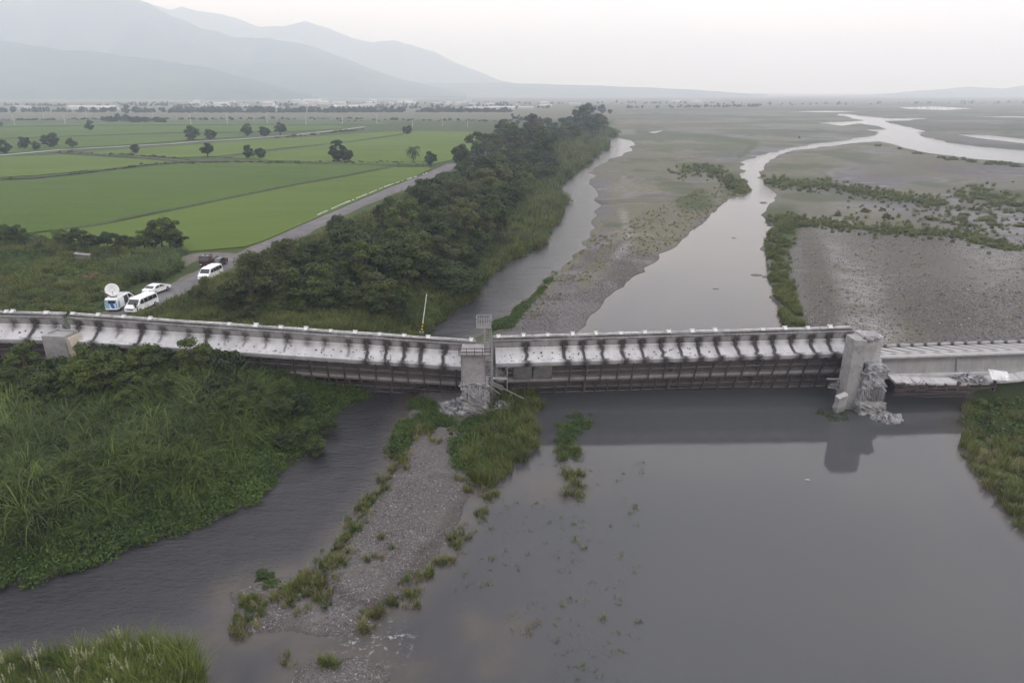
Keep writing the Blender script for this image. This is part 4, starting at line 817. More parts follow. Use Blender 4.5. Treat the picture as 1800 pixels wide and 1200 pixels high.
# ---------------- shrubs on the plains
rows = [('bushes of the first row on the right plain', 'grey green bush in the lower bush row on the right plain', [(1370,392),(1400,388),(1440,392),(1480,396),(1530,402),(1570,404),(1620,408),(1680,412),(1720,420),(1790,440)], 58, 4),
 ('bushes of the second row on the right plain', 'grey green bush in the upper bush row on the right plain', [(1345,316),(1380,322),(1430,326),(1480,330),(1530,340),(1570,345),(1620,352),(1655,358)], 60, 5),
 ('bushes at the right edge of the plain', 'bush in the patch at the right edge of the plain', [(1690,340),(1740,350),(1790,362)], 22, 9),
 ('bushes by the river bend', 'bush beside the river bend beyond the bridge', [(1345,378),(1352,405),(1372,395),(1390,380),(1345,385)], 20, 4),
 ('bushes on the middle bar', 'bush on the middle bar right of the gravel patch', [(1190,305),(1215,298),(1250,296),(1270,310),(1290,325),(1312,340),(1300,318)], 40, 5),
 ('scattered bushes on the right plain', 'scattered bush between the bush rows and the right edge', [(1480,372),(1600,385),(1700,392),(1760,400),(1800,388),(1650,372)], 26, 14),
 ('bushes along the big river', 'tiny bush on the near shore of the big river', [(1545,254),(1640,276),(1720,286),(1790,292),(1640,250),(1740,262)], 26, 3)]
rq = []
for grp, lab, pts, n, sg in rows:
    if 'big river' in grp: continue
    for i in range(n*8):
        f = rnd.random()*(len(pts)-1); k = int(f); f -= k; rq.append(ground(pts[k][0]*(1-f)+pts[k+1][0]*f+rnd.gauss(0, sg*2.2), pts[k][1]*(1-f)+pts[k+1][1]*f+rnd.gauss(0, sg*1.15), .9))
rq = on_ground(np.array(rq), .5); rd = np.hypot(rq[:, 0], rq[:, 1]); scatter('plain_grass', rq, rng.uniform(.35, .8, len(rq))*(.6+rd/260), K_GREEN, 'yellow green grass between the bushes on the river plains', .2)
for grp, lab, pts, n, sg in rows:
    for i in range(n):
        f = rnd.random()*(len(pts)-1); k = int(f); f -= k; a = pts[k][0]*(1-f)+pts[k+1][0]*f+rnd.gauss(0, sg); b = pts[k][1]*(1-f)+pts[k+1][1]*f+rnd.gauss(0, sg*.5); x, y = ground(a, b, .9)
        if land_sd(np.array([x]), np.array([y]))[0] < .5: continue
        d = math.hypot(x, y); tree(T_PLAIN[rnd.randrange(4)], (x, y, float(height([x], [y])[0])-.1), rnd.uniform(.6, 1.25)*(.55+d/330), lab, grp, 'bush', 'bush', sz=rnd.uniform(.55, 1.0)*(.55+d/330))
q = on_ground(sample([(1345,360),(1400,350),(1410,400),(1400,450),(1395,500),(1410,560),(1425,590),(1385,585),(1372,550),(1350,480),(1345,430)], 1900, .4), -.2); q = q[edge_dist([(ground(*p, 0)) for p in [(1385,400),(1362,440),(1360,490),(1378,540),(1400,585)]], q[:, 0], q[:, 1], closed=False) < 3.6*rng.random(len(q))**.6]; q = q[vnoise(q[:, 0]*.6, q[:, 1]*.35) > .33]; scatter('shore_grass', q, rng.uniform(.4, .95, len(q)), K_GREEN, 'bright green grass strip along the right shore beyond the bridge', .22)
q = on_ground(sample([(920,545),(990,470),(1040,420),(1070,300),(1110,300),(1090,400),(1060,470),(1000,520),(930,570),(870,580)], 500, .4), -.1); q = q[(vnoise(q[:, 0]*.2, q[:, 1]*.2) > .42) & (q[:, 1] < 170)]; d = np.hypot(q[:, 0], q[:, 1]); scatter('bar_grass', q, rng.uniform(.4, .9, len(q))*np.clip(d/140, .8, 1.4), K_STRAW, 'straw coloured tufts on the middle bar', .15)
q = on_ground(sample([(1100,390),(1240,330),(1310,330),(1290,345),(1220,410),(1130,455),(1090,440)], 420, .4), .4); d = np.hypot(q[:, 0], q[:, 1]); scatter('bar_grass', q, rng.uniform(.4, .9, len(q))*np.clip(d/160, .8, 1.4), K_STRAW, 'brownish scrub grass in the heart of the middle bar', .15)
q = on_ground(sample([(815,583),(850,562),(900,548),(925,530),(940,520),(955,500),(975,478),(985,470),(950,515),(925,540),(900,575)], 330, .3), -.4); scatter('bar_bush_fringe', q, rng.uniform(.6, 1.2, len(q)), K_HERB, 'green fringe on the stream edge of the middle bar just beyond the bridge', .15)
q = on_ground(sample([(1400,400),(1600,405),(1800,430),(1800,600),(1420,600)], 260, .6), .5); q = q[vnoise(q[:, 0]*.1+5, q[:, 1]*.1) > .5]; scatter('plain_tufts', q, rng.uniform(.3, .8, len(q)), K_STRAW, 'dry tufts sprinkled over the right gravel plain', .2)
# ------------------------------------------------------------------ the fallen bridge
def mat_stained(name, col, dark=(.045, .040, .038), mott=.25, soil=(.2, .19, .18)):
    m, t, b, o = newmat(name); tc = N(t, 'ShaderNodeTexCoord'); v = tc.outputs['Object']
    mp_ = N(t, 'ShaderNodeMapping'); mp_.inputs['Scale'].default_value = (1, .35, .35); t.links.new(v, mp_.inputs[0])
    n1 = noise(t, mp_.outputs[0], .9, 7, .7); n2 = noise(t, mp_.outputs[0], 4.5, 6, .75)
    at = N(t, 'ShaderNodeAttribute', attribute_name='stain')
    c = mixc(t, mrange(t, n1, .3, .7), tuple(q*(1-mott) for q in col), tuple(min(1, q*(1+mott*.5)) for q in col))
    c = mixc(t, mrange(t, n2, .56, .72, 0, .75), c, soil)
    n4 = noise(t, v, .22, 3, .5); c = mixc(t, mrange(t, n4, .35, .7, 0, .22), c, soil)
    f = math2(t, 'MULTIPLY', at.outputs['Fac'], mrange(t, n2, .25, .55, .55, 1.3), True)
    c = mixc(t, f, c, dark)
    t.links.new(c, b.inputs['Base Color']); b.inputs['Roughness'].default_value = .9; b.inputs['Specular IOR Level'].default_value = .25
    bp = N(t, 'ShaderNodeBump'); bp.inputs['Strength'].default_value = .35; bp.inputs['Distance'].default_value = .04
    t.links.new(noise(t, v, 9, 5, .7), bp.inputs['Height']); t.links.new(bp.outputs[0], b.inputs['Normal'])
    return m
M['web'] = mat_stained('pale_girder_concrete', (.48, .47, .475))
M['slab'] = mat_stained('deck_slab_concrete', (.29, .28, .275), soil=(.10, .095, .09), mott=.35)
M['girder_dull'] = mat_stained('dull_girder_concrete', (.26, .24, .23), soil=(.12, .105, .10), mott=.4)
M['deck_d'] = mat_stained('pale_deck_concrete', (.36, .35, .345), soil=(.2, .19, .18))
M['kerb'] = mat_stained('kerb_concrete', (.30, .295, .29), soil=(.045, .042, .04), mott=.6)
M['asphalt'] = mat_basic('worn_asphalt', (.075, .073, .075), .92, var=.3, scale=2.5, bump=.4, dirt=(.15, .145, .14))
M['railw'] = mat_basic('weathered_rail', (.50, .49, .48), .85, var=.3, scale=2.2, dirt=(.10, .095, .09))
M['postw'] = mat_basic('white_rail_post', (.55, .54, .53), .75, var=.2, scale=2.2, dirt=(.22, .21, .2))
def subdiv(prof, step, closed=True):
    out = []; n = len(prof)
    for i in range(n if closed else n-1):
        a = np.array(prof[i], float); b = np.array(prof[(i+1) % n], float); k = max(1, int(round(np.hypot(*(b-a))/step)))
        for j in range(k): out.append(a+(b-a)*j/k)
    if not closed: out.append(np.array(prof[-1], float))
    return np.array(out)
def sweep(name, prof, x0, x1, mat, parent, stainf=None, dx=.16, step=.2, wob=.0, wobseed=0):
    P = subdiv(prof, step); n = len(P); k = max(2, int((x1-x0)/dx)+1); xs = np.linspace(x0, x1, k)
    X = np.repeat(xs[:, None], n, 1); U = np.repeat(P[None, :, 0], k, 0); V = np.repeat(P[None, :, 1], k, 0)
    if wob:
        U = U+(vnoise(X*.9+wobseed, V*3+U)-.5)*wob; V = V+(vnoise(X*1.3+wobseed+9, U*3)-.5)*wob
    st = stainf(X, U, V) if stainf else X*0
    VV = np.stack([X, -U, V], -1).reshape(-1, 3); i = np.arange(k*n).reshape(k, n); j = np.roll(i, -1, 1)
    F = np.stack([i[:-1], j[:-1], j[1:], i[1:]], -1).reshape(-1, 4)
    me = np_mesh(name, VV, F, mat, False, {'stain': ('FLOAT', np.clip(st, 0, 1))})
    bm = bmesh.new(); bm.from_mesh(me); bm.verts.ensure_lookup_table()
    for row in (i[0], i[-1]): bm.faces.new([bm.verts[a] for a in row])
    bmesh.ops.recalc_face_normals(bm, faces=bm.faces); bm.to_mesh(me); bm.free()
    return link(name, me, parent)
def i_prof(u0, top, ht=2.35):
    b = top-ht; h = []
    half = [(.52, top), (.52, top-.12), (.30, top-.24), (.16, top-.42), (.11, top-.65), (.10, b+.75), (.14, b+.52), (.24, b+.38), (.36, b+.30), (.36, b)]
    return [(u0+a, c) for a, c in half]+[(u0-a, c) for a, c in reversed(half)]
def frame_of(a, b, roll):
    """matrix whose X runs from a to b, rolled away from the camera by roll"""
    x = (b-a).normalized(); z0 = Vector((0, 0, 1)); y0 = z0.cross(x).normalized(); z = x.cross(y0)
    M3 = Matrix((x, y0, z)).transposed() @ Matrix.Rotation(-roll, 3, 'X'); return M3
def bridge_span(pl, pr, roll, anchor, label, stains, posts, racks=True, near=True, seed=1, pipes=5, panel_gap=()):
    a = at_depth(*pl); b = at_depth(*pr); M3 = frame_of(a, b, roll); L = (b-a).length
    o = a-M3 @ Vector((0, -anchor[0], anchor[1]))
    t = bpy.data.objects.new('bridge_span', None); COL.objects.link(t); t.empty_display_size = 1
    t.matrix_world = Matrix.Translation(o) @ M3.to_4x4(); tag(t, label, 'bridge span', 'collapsed spans of the concrete bridge')
    r = random.Random(seed)
    X_ = lambda px: (px-pl[0])/(pr[0]-pl[0])*L
    ss = [(X_(p), s, r.uniform(.28, .42), r.uniform(-.06, .06), r.random()) for p, s in stains]
    def st_web(X, U, V):
        s = X*0
        for x0, k, w, sl, q in ss:
            reach = 2.4 if k > .7 else (.5+1.5*k)
            d = -.5-V
            c = x0+sl*d+(vnoise(V*1.7+q*50, V*0+q*9)-.5)*.35; ww = w*(.75 if k > .7 else .55)*(1-.25*np.clip(d/2.4, 0, 1))
            prof = np.exp(-((X-c)/np.maximum(ww, .05))**4)
            s = np.maximum(s, prof*(1-smooth(reach*.8, reach*1.15, d+(vnoise(X*6, X*0+q*7)-.5)*.9))*(1.0 if k > .7 else .55))
            # a wide dark fan round the outlet and a puddle of dirt on the lower flange
            s = np.maximum(s, np.exp(-((X-x0)/.55)**2-((d-.15)/.28)**2)*(.6+.35*k))
            if k > .7: s = np.maximum(s, np.exp(-((X-c-.1)/.6)**2)*smooth(-2.15, -2.35, V)*.85)
        return s
    def st_slab(X, U, V):
        s = X*0
        for x0, k, w, sl, q in ss:
            s = np.maximum(s, np.exp(-((X-x0)/(.42+.15*k))**4-(np.abs(U-3.55)/(.45+.25*k))**4)*np.where(V < -.1, 1, 0)*(.55+.5*k))
        s = np.maximum(s, np.where((U > 4.2) & (V < -.02), .55+.6*(vnoise(X*.8, X*0+seed)-.3), 0))
        return s
    def deck_stripes(X, U, V):  # dark cross stripes over the deck top, each with a blob beside it
        s = X*0
        for x0, k, w, sl, q in ss:
            s = np.maximum(s, np.where(V > -.05, np.exp(-((X-x0+(U+4.3)*0)/.26)**4), 0)*k*(U < 1.2)); s = np.maximum(s, np.exp(-((X-x0-.7)/.35)**2-((U-2.2)/.5)**2)*(V > -.05)*k)
        return s
    flat = not near
    slab = sweep('deck_slab', [(-4.3, 0), (4.3, 0), (4.3, -.26), (3.2, -.40), (-3.2, -.40), (-4.3, -.26)], 0, L, M['deck_d'] if flat else M['slab'], t, deck_stripes if flat else st_slab, step=.3)
    if not flat:
        m = MB(); m.box((L/2, 0, .034), (L-.2, 7.9, .06)); m.build('road_surface', M['asphalt'], slab)
    for gi, u0 in enumerate((2.92, 0, -2.92)):
        nm = 'girder'
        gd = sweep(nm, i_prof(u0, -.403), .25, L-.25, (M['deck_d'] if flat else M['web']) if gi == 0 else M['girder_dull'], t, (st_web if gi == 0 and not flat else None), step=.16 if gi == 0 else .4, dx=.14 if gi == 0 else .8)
    # cross beams between the girders
    k = int(L//9)
    for i in range(k+1):
        x = .6+(L-1.2)*i/k
        for u0 in (1.46, -1.46):
            m = MB(); m.box((x, -u0, -1.45), (.3, 2.6, 1.75)); m.build('cross_beam', M['girder_dull'], t)
        if flat:
            m = MB(); m.poly_prism([(.12, -.6), (.33, -.75), (.33, -2.3), (.12, -2.38)], x-.16, x+.16, lambda p, q, s_: (s_, -(2.92+p), q)); m.build('stiffener', M['deck_d'], t)
    sides = ((1,) if near else ())+(-1,)
    for s_ in sides:
        def kst(X, U, V, s_=s_):
            q = .42+1.1*(fbm(X*.35+seed*3, X*0+.3, 4)-.25)*(1 if s_ > 0 else .4)
            return np.where(V > .38, q*.5, q*1.25) if s_ > 0 else deck_stripes(X, U*0-4, V*0)*.9
        ku = 4.17*s_
        kerb = sweep('kerb', [(ku-.16, .003), (ku+.16, .003), (ku+.15, .40), (ku-.12, .40)], 0, L, M['kerb'] if not flat else M['deck_d'], t, kst, step=.2, wob=.05, wobseed=seed)
        if flat: continue
        for h, rr in ((.60, .055), (.78, .07)):
            m = MB(); xs = [L*i/40 for i in range(41)]
            m.tube([(x, -ku, h+math.sin(x*.7+seed)*.03+r.uniform(-.015, .015)) for x in xs], rr, 5); m.build('rail', M['railw'], t)
        if s_ > 0:
            pm = MB(); pm.box((0, 0, .25), (.46, .30, .5), taper=.9); pm.box((0, 0, .545), (.58, .38, .09)); pm0 = None
            for px in posts:
                if r.random() < .06: continue
                if pm0 is None: pm0 = pm.build('rail_post', M['postw'], t, bevel=.02); p_ = pm0
                else: p_ = link('rail_post', pm0.data, t)
                p_.location = (X_(px), -ku, .40); p_.rotation_euler = (r.uniform(-.05, .05), r.uniform(-.06, .06), r.uniform(-.05, .05)); p_.scale = (r.uniform(.75, 1.15), r.uniform(.8, 1), r.uniform(.7, 1.12))
    # drain outlets
    if near:
        dm = MB(); dm.tube([(0, 0, 0), (0, 0, -.30)], .09, 8); d0 = None
        for x0, kk, *_ in ss:
            if kk < .3: continue
            d_ = (dm.build('drain_pipe', M['rust'], t) if d0 is None else link('drain_pipe', d0, t)); d0 = d_.data; d_.location = (x0, -3.62, -.345)
    if racks:
        bar0 = None
        for row, (ua, ub) in enumerate(((2.75, -.42), (-.15, -3.3))):
            for j in range(pipes):
                uu = ua-.75-(abs(ub-ua)-1.35)*j/(pipes-1)
                m = MB(); n = int(L/3); m.tube([(.6+(L-1.2)*i/n, -uu, -2.62+r.uniform(-.02, .02)) for i in range(n+1)], .055+.02*(j % 2), 5); m.build('pipe', M['pipe'] if j % 2 else M['rust'], t)
            x = 1.4+row*.5
            while x < L-1:
                if any(a_ <= x <= b_ for a_, b_ in panel_gap) and row == 0: x += 1.85; continue
                if bar0 is None:
                    m = MB(); m.box((0, -(ua+ub)/2, -2.83), (.15, abs(ub-ua), .13)); m.box((.0, -ua+.12, -2.72), (.24, .2, .3)); m.box((0, -ub-.12, -2.72), (.26, .24, .34)); q = m.build('rack_bar', M['rust'], t); bar0 = (q.data, (ua+ub)/2)
                else: q = link('rack_bar', bar0[0], t)
                q.location = (x+r.uniform(-.08, .08), -((ua+ub)/2-bar0[1]), r.uniform(-.02, .02)); q.rotation_euler = (0, 0, r.uniform(-.03, .03))
                x += 1.88 if row == 0 else 1.45+r.choice((0, 0, .5))
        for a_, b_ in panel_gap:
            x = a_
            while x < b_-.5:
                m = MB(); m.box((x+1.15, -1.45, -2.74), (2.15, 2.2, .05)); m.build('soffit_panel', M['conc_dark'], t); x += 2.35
    # mud and spalled crumbs on the face that now looks up
    if near:
        m = MB()
        for i in range(46):
            x = r.uniform(.3, 1)*L if seed == 2 else r.uniform(.0, .6)*L if seed == 3 else r.uniform(0, 1)*L
            if seed == 1 and i > 15: break
            m.box((x, -(3.06+.05), -r.uniform(.9, 2.2)), (r.uniform(.07, .2), .06, r.uniform(.05, .12)), Matrix.Rotation(r.uniform(-.7, .7), 3, 'Y'), jit=.04)
        for i in range(60):
            m.box((r.uniform(0, 1)*L, -3.24, -2.42), (r.uniform(.08, .3), .07, .06), jit=.03)
        q = m.build('mud_crumbs', M['rust'], t); q['kind'] = 'stuff'
    return t, M3, o, L
ROLL = R(64); ANC = (4.17, .84)
bridge_span((-330, 538, 73.2), (117, 549, 74.8), ROLL, ANC, 'leftmost tilted bridge span cut off by the left edge', [(-200,1),(-130,.5),(-40,1),(28,.3),(66,1),(101,.3)], [-300,-230,-170,-120,-80,-35,10,20,57,68,82], seed=1)
bridge_span((125, 549, 74.8), (836, 597, 75.4), ROLL, ANC, 'long tilted span above the reeds, with black drain streaks and a warning pole', [(143,1),(178,1),(213,.3),(252,1),(288,.6),(333,.25),(366,.9),(398,.5),(431,.3),(468,.6),(505,.6),(540,.15),(571,.3),(612,.6),(644,1),(680,1),(712,1),(741,1),(782,1),(818,.4)], [129,172,216,262,310,355,400,446,490,534,578,621,665,708,751,794,828], seed=2)
bridge_span((866, 590, 75.2), (1494, 573, 77.2), ROLL, ANC, 'tilted span over the pond between the two broken piers', [(922,1),(988,1),(1020,1),(1053,1),(1089,1),(1123,1),(1157,1),(1189,1),(1222,1),(1254,1),(1287,.85),(1320,1),(1352,1),(1386,1),(1421,1),(1452,1),(1484,.6)], [876,919,961,1004,1045,1088,1130,1172,1213,1254,1296,1337,1378,1418,1458], seed=3, panel_gap=((2.2, 7.0),))
bridge_span((1545, 627.5, 73.6), (2120, 608, 76.5), R(14.2), (4.3, 0), 'pale upright span on the right with striped deck and ribbed girder', [(1553+25.6*i, 1) for i in range(22)], [], racks=False, near=False, seed=4)
# ---------------- piers
def lump(name, c, dims, seed, parent, mat=None, rough=.22, sub=4, keep=None):
    bm = bmesh.new(); bmesh.ops.create_cube(bm, size=1); bmesh.ops.subdivide_edges(bm, edges=bm.edges, cuts=sub*4, use_grid_fill=True)
    co = np.array([v.co[:] for v in bm.verts]); s = seed*7.7
    k = 1.0
    for v in bm.verts:
        p = v.co; q = Vector((p.x*dims[0], p.y*dims[1], p.z*dims[2]))
        nn = p.normalized()*.5; w = .45
        base = p.lerp(nn, w*.6); a = float(fbm(np.array([q.x*1.1+s+q.z]), np.array([q.y*1.1+q.z*1.7+s]), 4)[0])-.5
        bq = float(vnoise(np.array([q.x*4+s+q.z*3]), np.array([q.y*4+q.z*4+s]))[0])-.5
        f = 1+(a*1.6+bq*.5)*rough*2
        v.co = Vector((base.x*dims[0]*f, base.y*dims[1]*f, base.z*dims[2]*(1+a*rough)))+Vector(c)
    me = bpy.data.meshes.new(name); bm.to_mesh(me); bm.free(); me.materials.append(mat or M['conc_broken']); return link(name, me, parent)
def rubble(name, c, rad, n, seed, label, size=(.15, .5), parent=None, flat=.5):
    r = random.Random(seed); m = MB()
    for i in range(n):
        a = r.uniform(0, 6.28); d = rad*math.sqrt(r.random()); s = r.uniform(*size)*(1.5 if r.random() < .1 else 1)
        z = max(0, (1-d/rad))*rad*flat*r.random()
        rot = Matrix.Rotation(r.uniform(0, 6), 3, 'X') @ Matrix.Rotation(r.uniform(0, 6), 3, 'Z')
        m.box((c[0]+math.cos(a)*d, c[1]+math.sin(a)*d*.8, c[2]+z), (s, s*r.uniform(.5, 1), s*r.uniform(.4, .9)), rot, taper=r.uniform(.5, 1), jit=s*.12)
    o = m.build(name, M['rubble'], parent)
    o['kind'] = 'stuff'
    if label: o['label'] = label
    return o
M['rubble'] = mat_basic('concrete_rubble', (.22, .215, .22), .95, var=.6, scale=.9, bump=.6)
def rebar(parent, c, w, d, z0, z1, n, seed, splay=.5, mat=None):
    r = random.Random(seed); m = MB()
    for i in range(n):
        x = c[0]+r.uniform(-w/2, w/2); y = c[1]+r.uniform(-d/2, d/2); pts = []
        dx, dy = r.uniform(-splay, splay), r.uniform(-splay, 0); k = 4
        za = z0+r.uniform(0, .4*(z1-z0)); zb = z1-r.uniform(0, .3*(z1-z0))
        for j in range(k+1):
            f = j/k; pts.append((x+dx*math.sin(f*3)*.5+r.uniform(-.05, .05), y+dy*math.sin(f*3), za+(zb-za)*f))
        m.tube(pts, .022, 4, False)
    o = m.build('rebar', mat or M['rust'], parent); o['kind'] = 'stuff'; return o
# pier 1, half swallowed by the trees
a = at_depth(98, 588, 71.5); p1 = empty('bridge_pier', (a.x, 71.5, 1.5), R(-6), 'grey pier head beside the trees where the two left spans meet', 'bridge pier')
m = MB(); m.box((0, .6, (a.z-1.5)-1.7), (2.7, 2.4, 3.4), taper=.97); m.build('pier_head', M['conc'], p1, bevel=.06)
m = MB(); m.box((1.72, .7, (a.z-1.5)-2.0), (.75, 2.0, 3.4), Matrix.Rotation(R(-14), 3, 'Y')); m.build('side_wall', mat_basic('tan_concrete', (.40, .35, .29), .9, var=.15, scale=2, bump=.3), p1, bevel=.04)
m = MB(); m.box((0, .6, -1.2), (2.2, 1.9, 6.4)); m.build('pier_column', M['conc'], p1)
m = MB(); m.box((.4, 1.2, (a.z-1.5)+.10), (2.0, .25, .2)); m.box((-.9, .9, (a.z-1.5)+.10), (.25, 1.5, .2)); m.build('bearing_ledge', M['conc'], p1)
# pier 2
D2 = 69.6; a = at_depth(830, 620, D2-.9); b = at_depth(830, 676, D2-.9)
p2 = empty('bridge_pier', (a.x, D2, .4), 0, 'tall narrow pier with crushed base on the gravel bar at centre', 'bridge pier')
h = a.z-.4; hb = b.z-.4
m = MB(); m.box((-.02, .6, (h+hb)/2-.5), (2.5, 2.6, h-hb+1.0), jit=.03); m.build('pier_column', mat_basic('purplish_concrete', (.27, .25, .25), .92, var=.3, scale=1.4, bump=.6, dirt=(.17, .15, .15)), p2, bevel=.05)
lump('crushed_base', (.25, .35, hb*.62), (3.0, 2.9, hb*.95), 3, p2)
lump('crushed_base', (.2, .3, .5), (2.8, 3.0, 1.9), 5, p2, rough=.12, mat=M['conc'])
rebar(p2, (.2, -1.15, 0), 2.3, .25, .6, hb*1.02, 46, 3, .25, M['conc_light'])
rebar(p2, (1.6, .2, 0), 1.6, 2.0, .2, 2.6, 26, 5, .9, M['rust'])
rubble('rubble_pile', (a.x-1.9, D2+.3, .35), 2.4, 420, 8, 'grey rubble heap spilling left of the central pier base', (.12, .45))
rubble('rubble_pile', (a.x+2.3, D2+1.3, .2), 2.0, 160, 9, 'scattered rubble right of the central pier base', (.1, .35), flat=.25)
for i, (dx, dy, s, sd_) in enumerate([(-1.3, -1.6, .9, 31), (-2.2, -.6, .8, 32), (-1.7, .6, 1.0, 33)]):
    q = link('broken_boulder', rockmesh('broken_boulder', sd_, M['rubble'], 2, (s*1.2, s, s*.8), .18), None, (a.x+dx, D2+dy, .45+s*.25))
    tag(q, ['pale boulder-sized concrete chunk nearest the foot of the central pier', 'concrete chunk at the left edge of the central rubble heap', 'concrete chunk behind the central rubble heap, against the pier'][i], 'concrete chunk')
# steel access tower beside pier 2
T0 = at_depth(850, 640, 70.6); xa, xb = at_depth(838, 570, 70.6).x, at_depth(863, 570, 70.6).x; xm = at_depth(851, 570, 70.6).x
zt = at_depth(850, 558, 70.6).z; zp = at_depth(850, 576, 70.6).z; zb = at_depth(850, 692, 70.6).z; zc = at_depth(850, 628, 70.6).z
tw = empty('access_tower', (xm, 70.6, zb), 0, 'pale steel access ladder tower with caged platform beside the central pier', 'scaffold')
def lt(x, y, z): return (x-xm, y-70.6, z-zb)
for x in (xm, xb):
    for y in (70.3, 71.3):
        m = MB(); m.tube([lt(x, y, zb+.2), lt(x, y, zt)], .032, 6); m.build('leg', M['galv'], tw)
m = MB(); m.box(lt((xa+xb)/2, 70.9, zp), (xb-xa, 1.2, .08)); m.build('platform', M['pipe'], tw)
m = MB()
for z in (zp+.1, (zp+zt)/2, zt):
    for p, q in (((xa, 70.3), (xb, 70.3)), ((xa, 71.5), (xb, 71.5)), ((xa, 70.3), (xa, 71.5)), ((xb, 70.3), (xb, 71.5))): m.tube([lt(p[0], p[1], z), lt(q[0], q[1], z)], .026, 5)
for i in range(7):
    x = xa+(xb-xa)*i/6
    for y in (70.3, 71.5): m.tube([lt(x, y, zp), lt(x, y, zt)], .022, 4)
m.build('railing', M['galv'], tw)
m = MB(); z = zb+.6
while z < zp: m.tube([lt(xm+.1, 70.32, z), lt(xm+.6, 70.32, z)], .02, 4); z += .32
m.tube([lt(xm+.1, 70.3, zb+.4), lt(xm+.1, 70.3, zp)], .025, 5); m.tube([lt(xm+.6, 70.3, zb+.4), lt(xm+.6, 70.3, zp)], .025, 5); m.build('ladder', M['galv'], tw)
m = MB()
for k_ in range(4):
    z = zb+.4+(zc-zb)*k_/4
    m.tube([lt(xm, 70.3, z), lt(xb, 70.3, z+(zc-zb)/4)], .03, 4)
    m.tube([lt(xm, 70.3, z), lt(xb, 70.3, z)], .03, 4)
m.build('brace', M['galv'], tw)
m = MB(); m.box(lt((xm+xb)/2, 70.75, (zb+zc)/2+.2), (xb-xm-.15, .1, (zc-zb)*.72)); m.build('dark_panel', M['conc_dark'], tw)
# working platform round the pier top
x0, x1 = at_depth(807, 620, 68.6).x, at_depth(862, 620, 68.6).x; z0 = at_depth(830, 624, 68.6).z
fr = empty('platform_frame', ((x0+x1)/2, 68.6, z0), 0, 'steel rail frame round the top of the central pier', 'railing')
m = MB()
for z in (.1, .45, .85): m.tube([(-(x1-x0)/2, -.25, z), ((x1-x0)/2, -.25, z)], .045, 5)
for z in (.45, .85):
    for s_ in (-1, 1): m.tube([(s_*(x1-x0)/2, -.25, z), (s_*(x1-x0)/2, 2.6, z)], .045, 5)
m.build('rail', M['rust'], fr)
for i in range(5):
    x = -(x1-x0)/2+(x1-x0)*i/4; m = MB(); m.tube([(x, -.25, 0), (x, -.25, .9)], .04, 5); m.build('post', M['rust'], fr)
m = MB(); m.box((0, .1, .05), (x1-x0+.1, .7, .05)); m.box((0, -.25, .28), (x1-x0, .03, .1)); m.build('walkway', M['galv'], fr)
for s_ in (-1, 1): m = MB(); m.tube([(s_*((x1-x0)/2-.15)+(-.45 if s_ > 0 else .12), -.1, 0), (s_*((x1-x0)/2-.15)+(-.45 if s_ > 0 else .12), -.1, -4.2)], .04, 5); m.build('hanger', M['pipe'], fr)
# fallen scaffold right of pier 2: tangled bars, a shelf, a post and long leaning poles
fs = empty('scaffold_wreck', tuple(at_depth(885, 665, 70.8)), 0, 'wrecked scaffold with tangled wire and a bent shelf right of the central pier', 'scaffold')
r = random.Random(4); m = MB()
for i in range(26):
    p = Vector((r.uniform(-1.1, .5), r.uniform(-.3, .3), r.uniform(.1, 1.6)))
    m.tube([p, p+Vector((r.uniform(-.5, .5), r.uniform(-.2, .2), r.uniform(-.4, .4))), p+Vector((r.uniform(-.7, .7), 0, r.uniform(-.6, .6)))], .018, 4, False)
q = m.build('wire', M['galv'], fs); q['kind'] = 'stuff'
m = MB(); m.box((-.4, 0, 0), (1.6, .5, .09), Matrix.Rotation(R(2), 3, 'Y')); m.build('shelf', M['galv'], fs)
m = MB(); m.tube([(.4, 0, -1.4), (.42, 0, 1.4)], .05, 6); m.build('post', M['galv'], fs)
for i, (A_, B_) in enumerate((((-1.5, -.1, -.4), (2.3, -.6, -2.2)), ((-1.2, -.3, -.3), (0, -.2, -.9)), ((-1.7, -.3, -.7), (-.4, -.5, -1.7)), ((-1.4, -.2, -.6), (-.1, -.3, -1.3)))):
    m = MB(); m.tube([A_, B_], .035, 5); m.build('leaning_pole', M['galv'], fs)
# pier 3
D3 = 71.2; a = at_depth(1508, 594, D3); b0 = at_depth(1508, 703, D3)
p3 = empty('bridge_pier', (a.x, D3, -.2), 0, 'big broken pier with hanging reinforcement standing in the pond at right', 'bridge pier')
h = a.z+.2
m = MB(); m.box((.05, .3, h/2-.4), (1.45, 2.2, h+.8), Matrix.Rotation(R(-1), 3, 'Y'), taper=.95, jit=.05); m.build('pier_leaf', M['conc'], p3, bevel=.07)
z1, z2 = at_depth(1528, 591, D3+.8).z+.2, at_depth(1528, 640, D3+.8).z+.2
m = MB(); m.box((1.75, 1.0, (z1+z2)/2), (2.1, 2.2, z1-z2+.5), jit=.12); m.build('pier_head', M['conc_light'], p3, bevel=.08)
lump('pier_head_rubble', (1.55, .7, z1+.05), (1.9, 2.0, .7), 21, p3, rough=.3)
zc1 = at_depth(1545, 655, D3-1).z+.2
m = MB(); m.tube([(2.2, 1.5, zc1+.4), (2.15, -1.0, zc1)], [.95, .88], 17); q = m.build('round_stub', M['conc_light'], p3, bevel=.05)
lump('crushed_core', (2.0, 0, 2.3), (2.7, 2.9, 5.4), 12, p3, rough=.26)
lump('crushed_core', (2.2, -.2, zc1-.1), (2.3, 2.3, 2.3), 13, p3, rough=.2)
lump('crushed_core', (1.9, -.6, .6), (3.0, 3.4, 2.2), 14, p3, rough=.15, mat=M['conc'])
lump('crushed_core', (.95, .5, 2.2), (.9, 2.4, 5.2), 16, p3, rough=.14, mat=M['conc_light'])
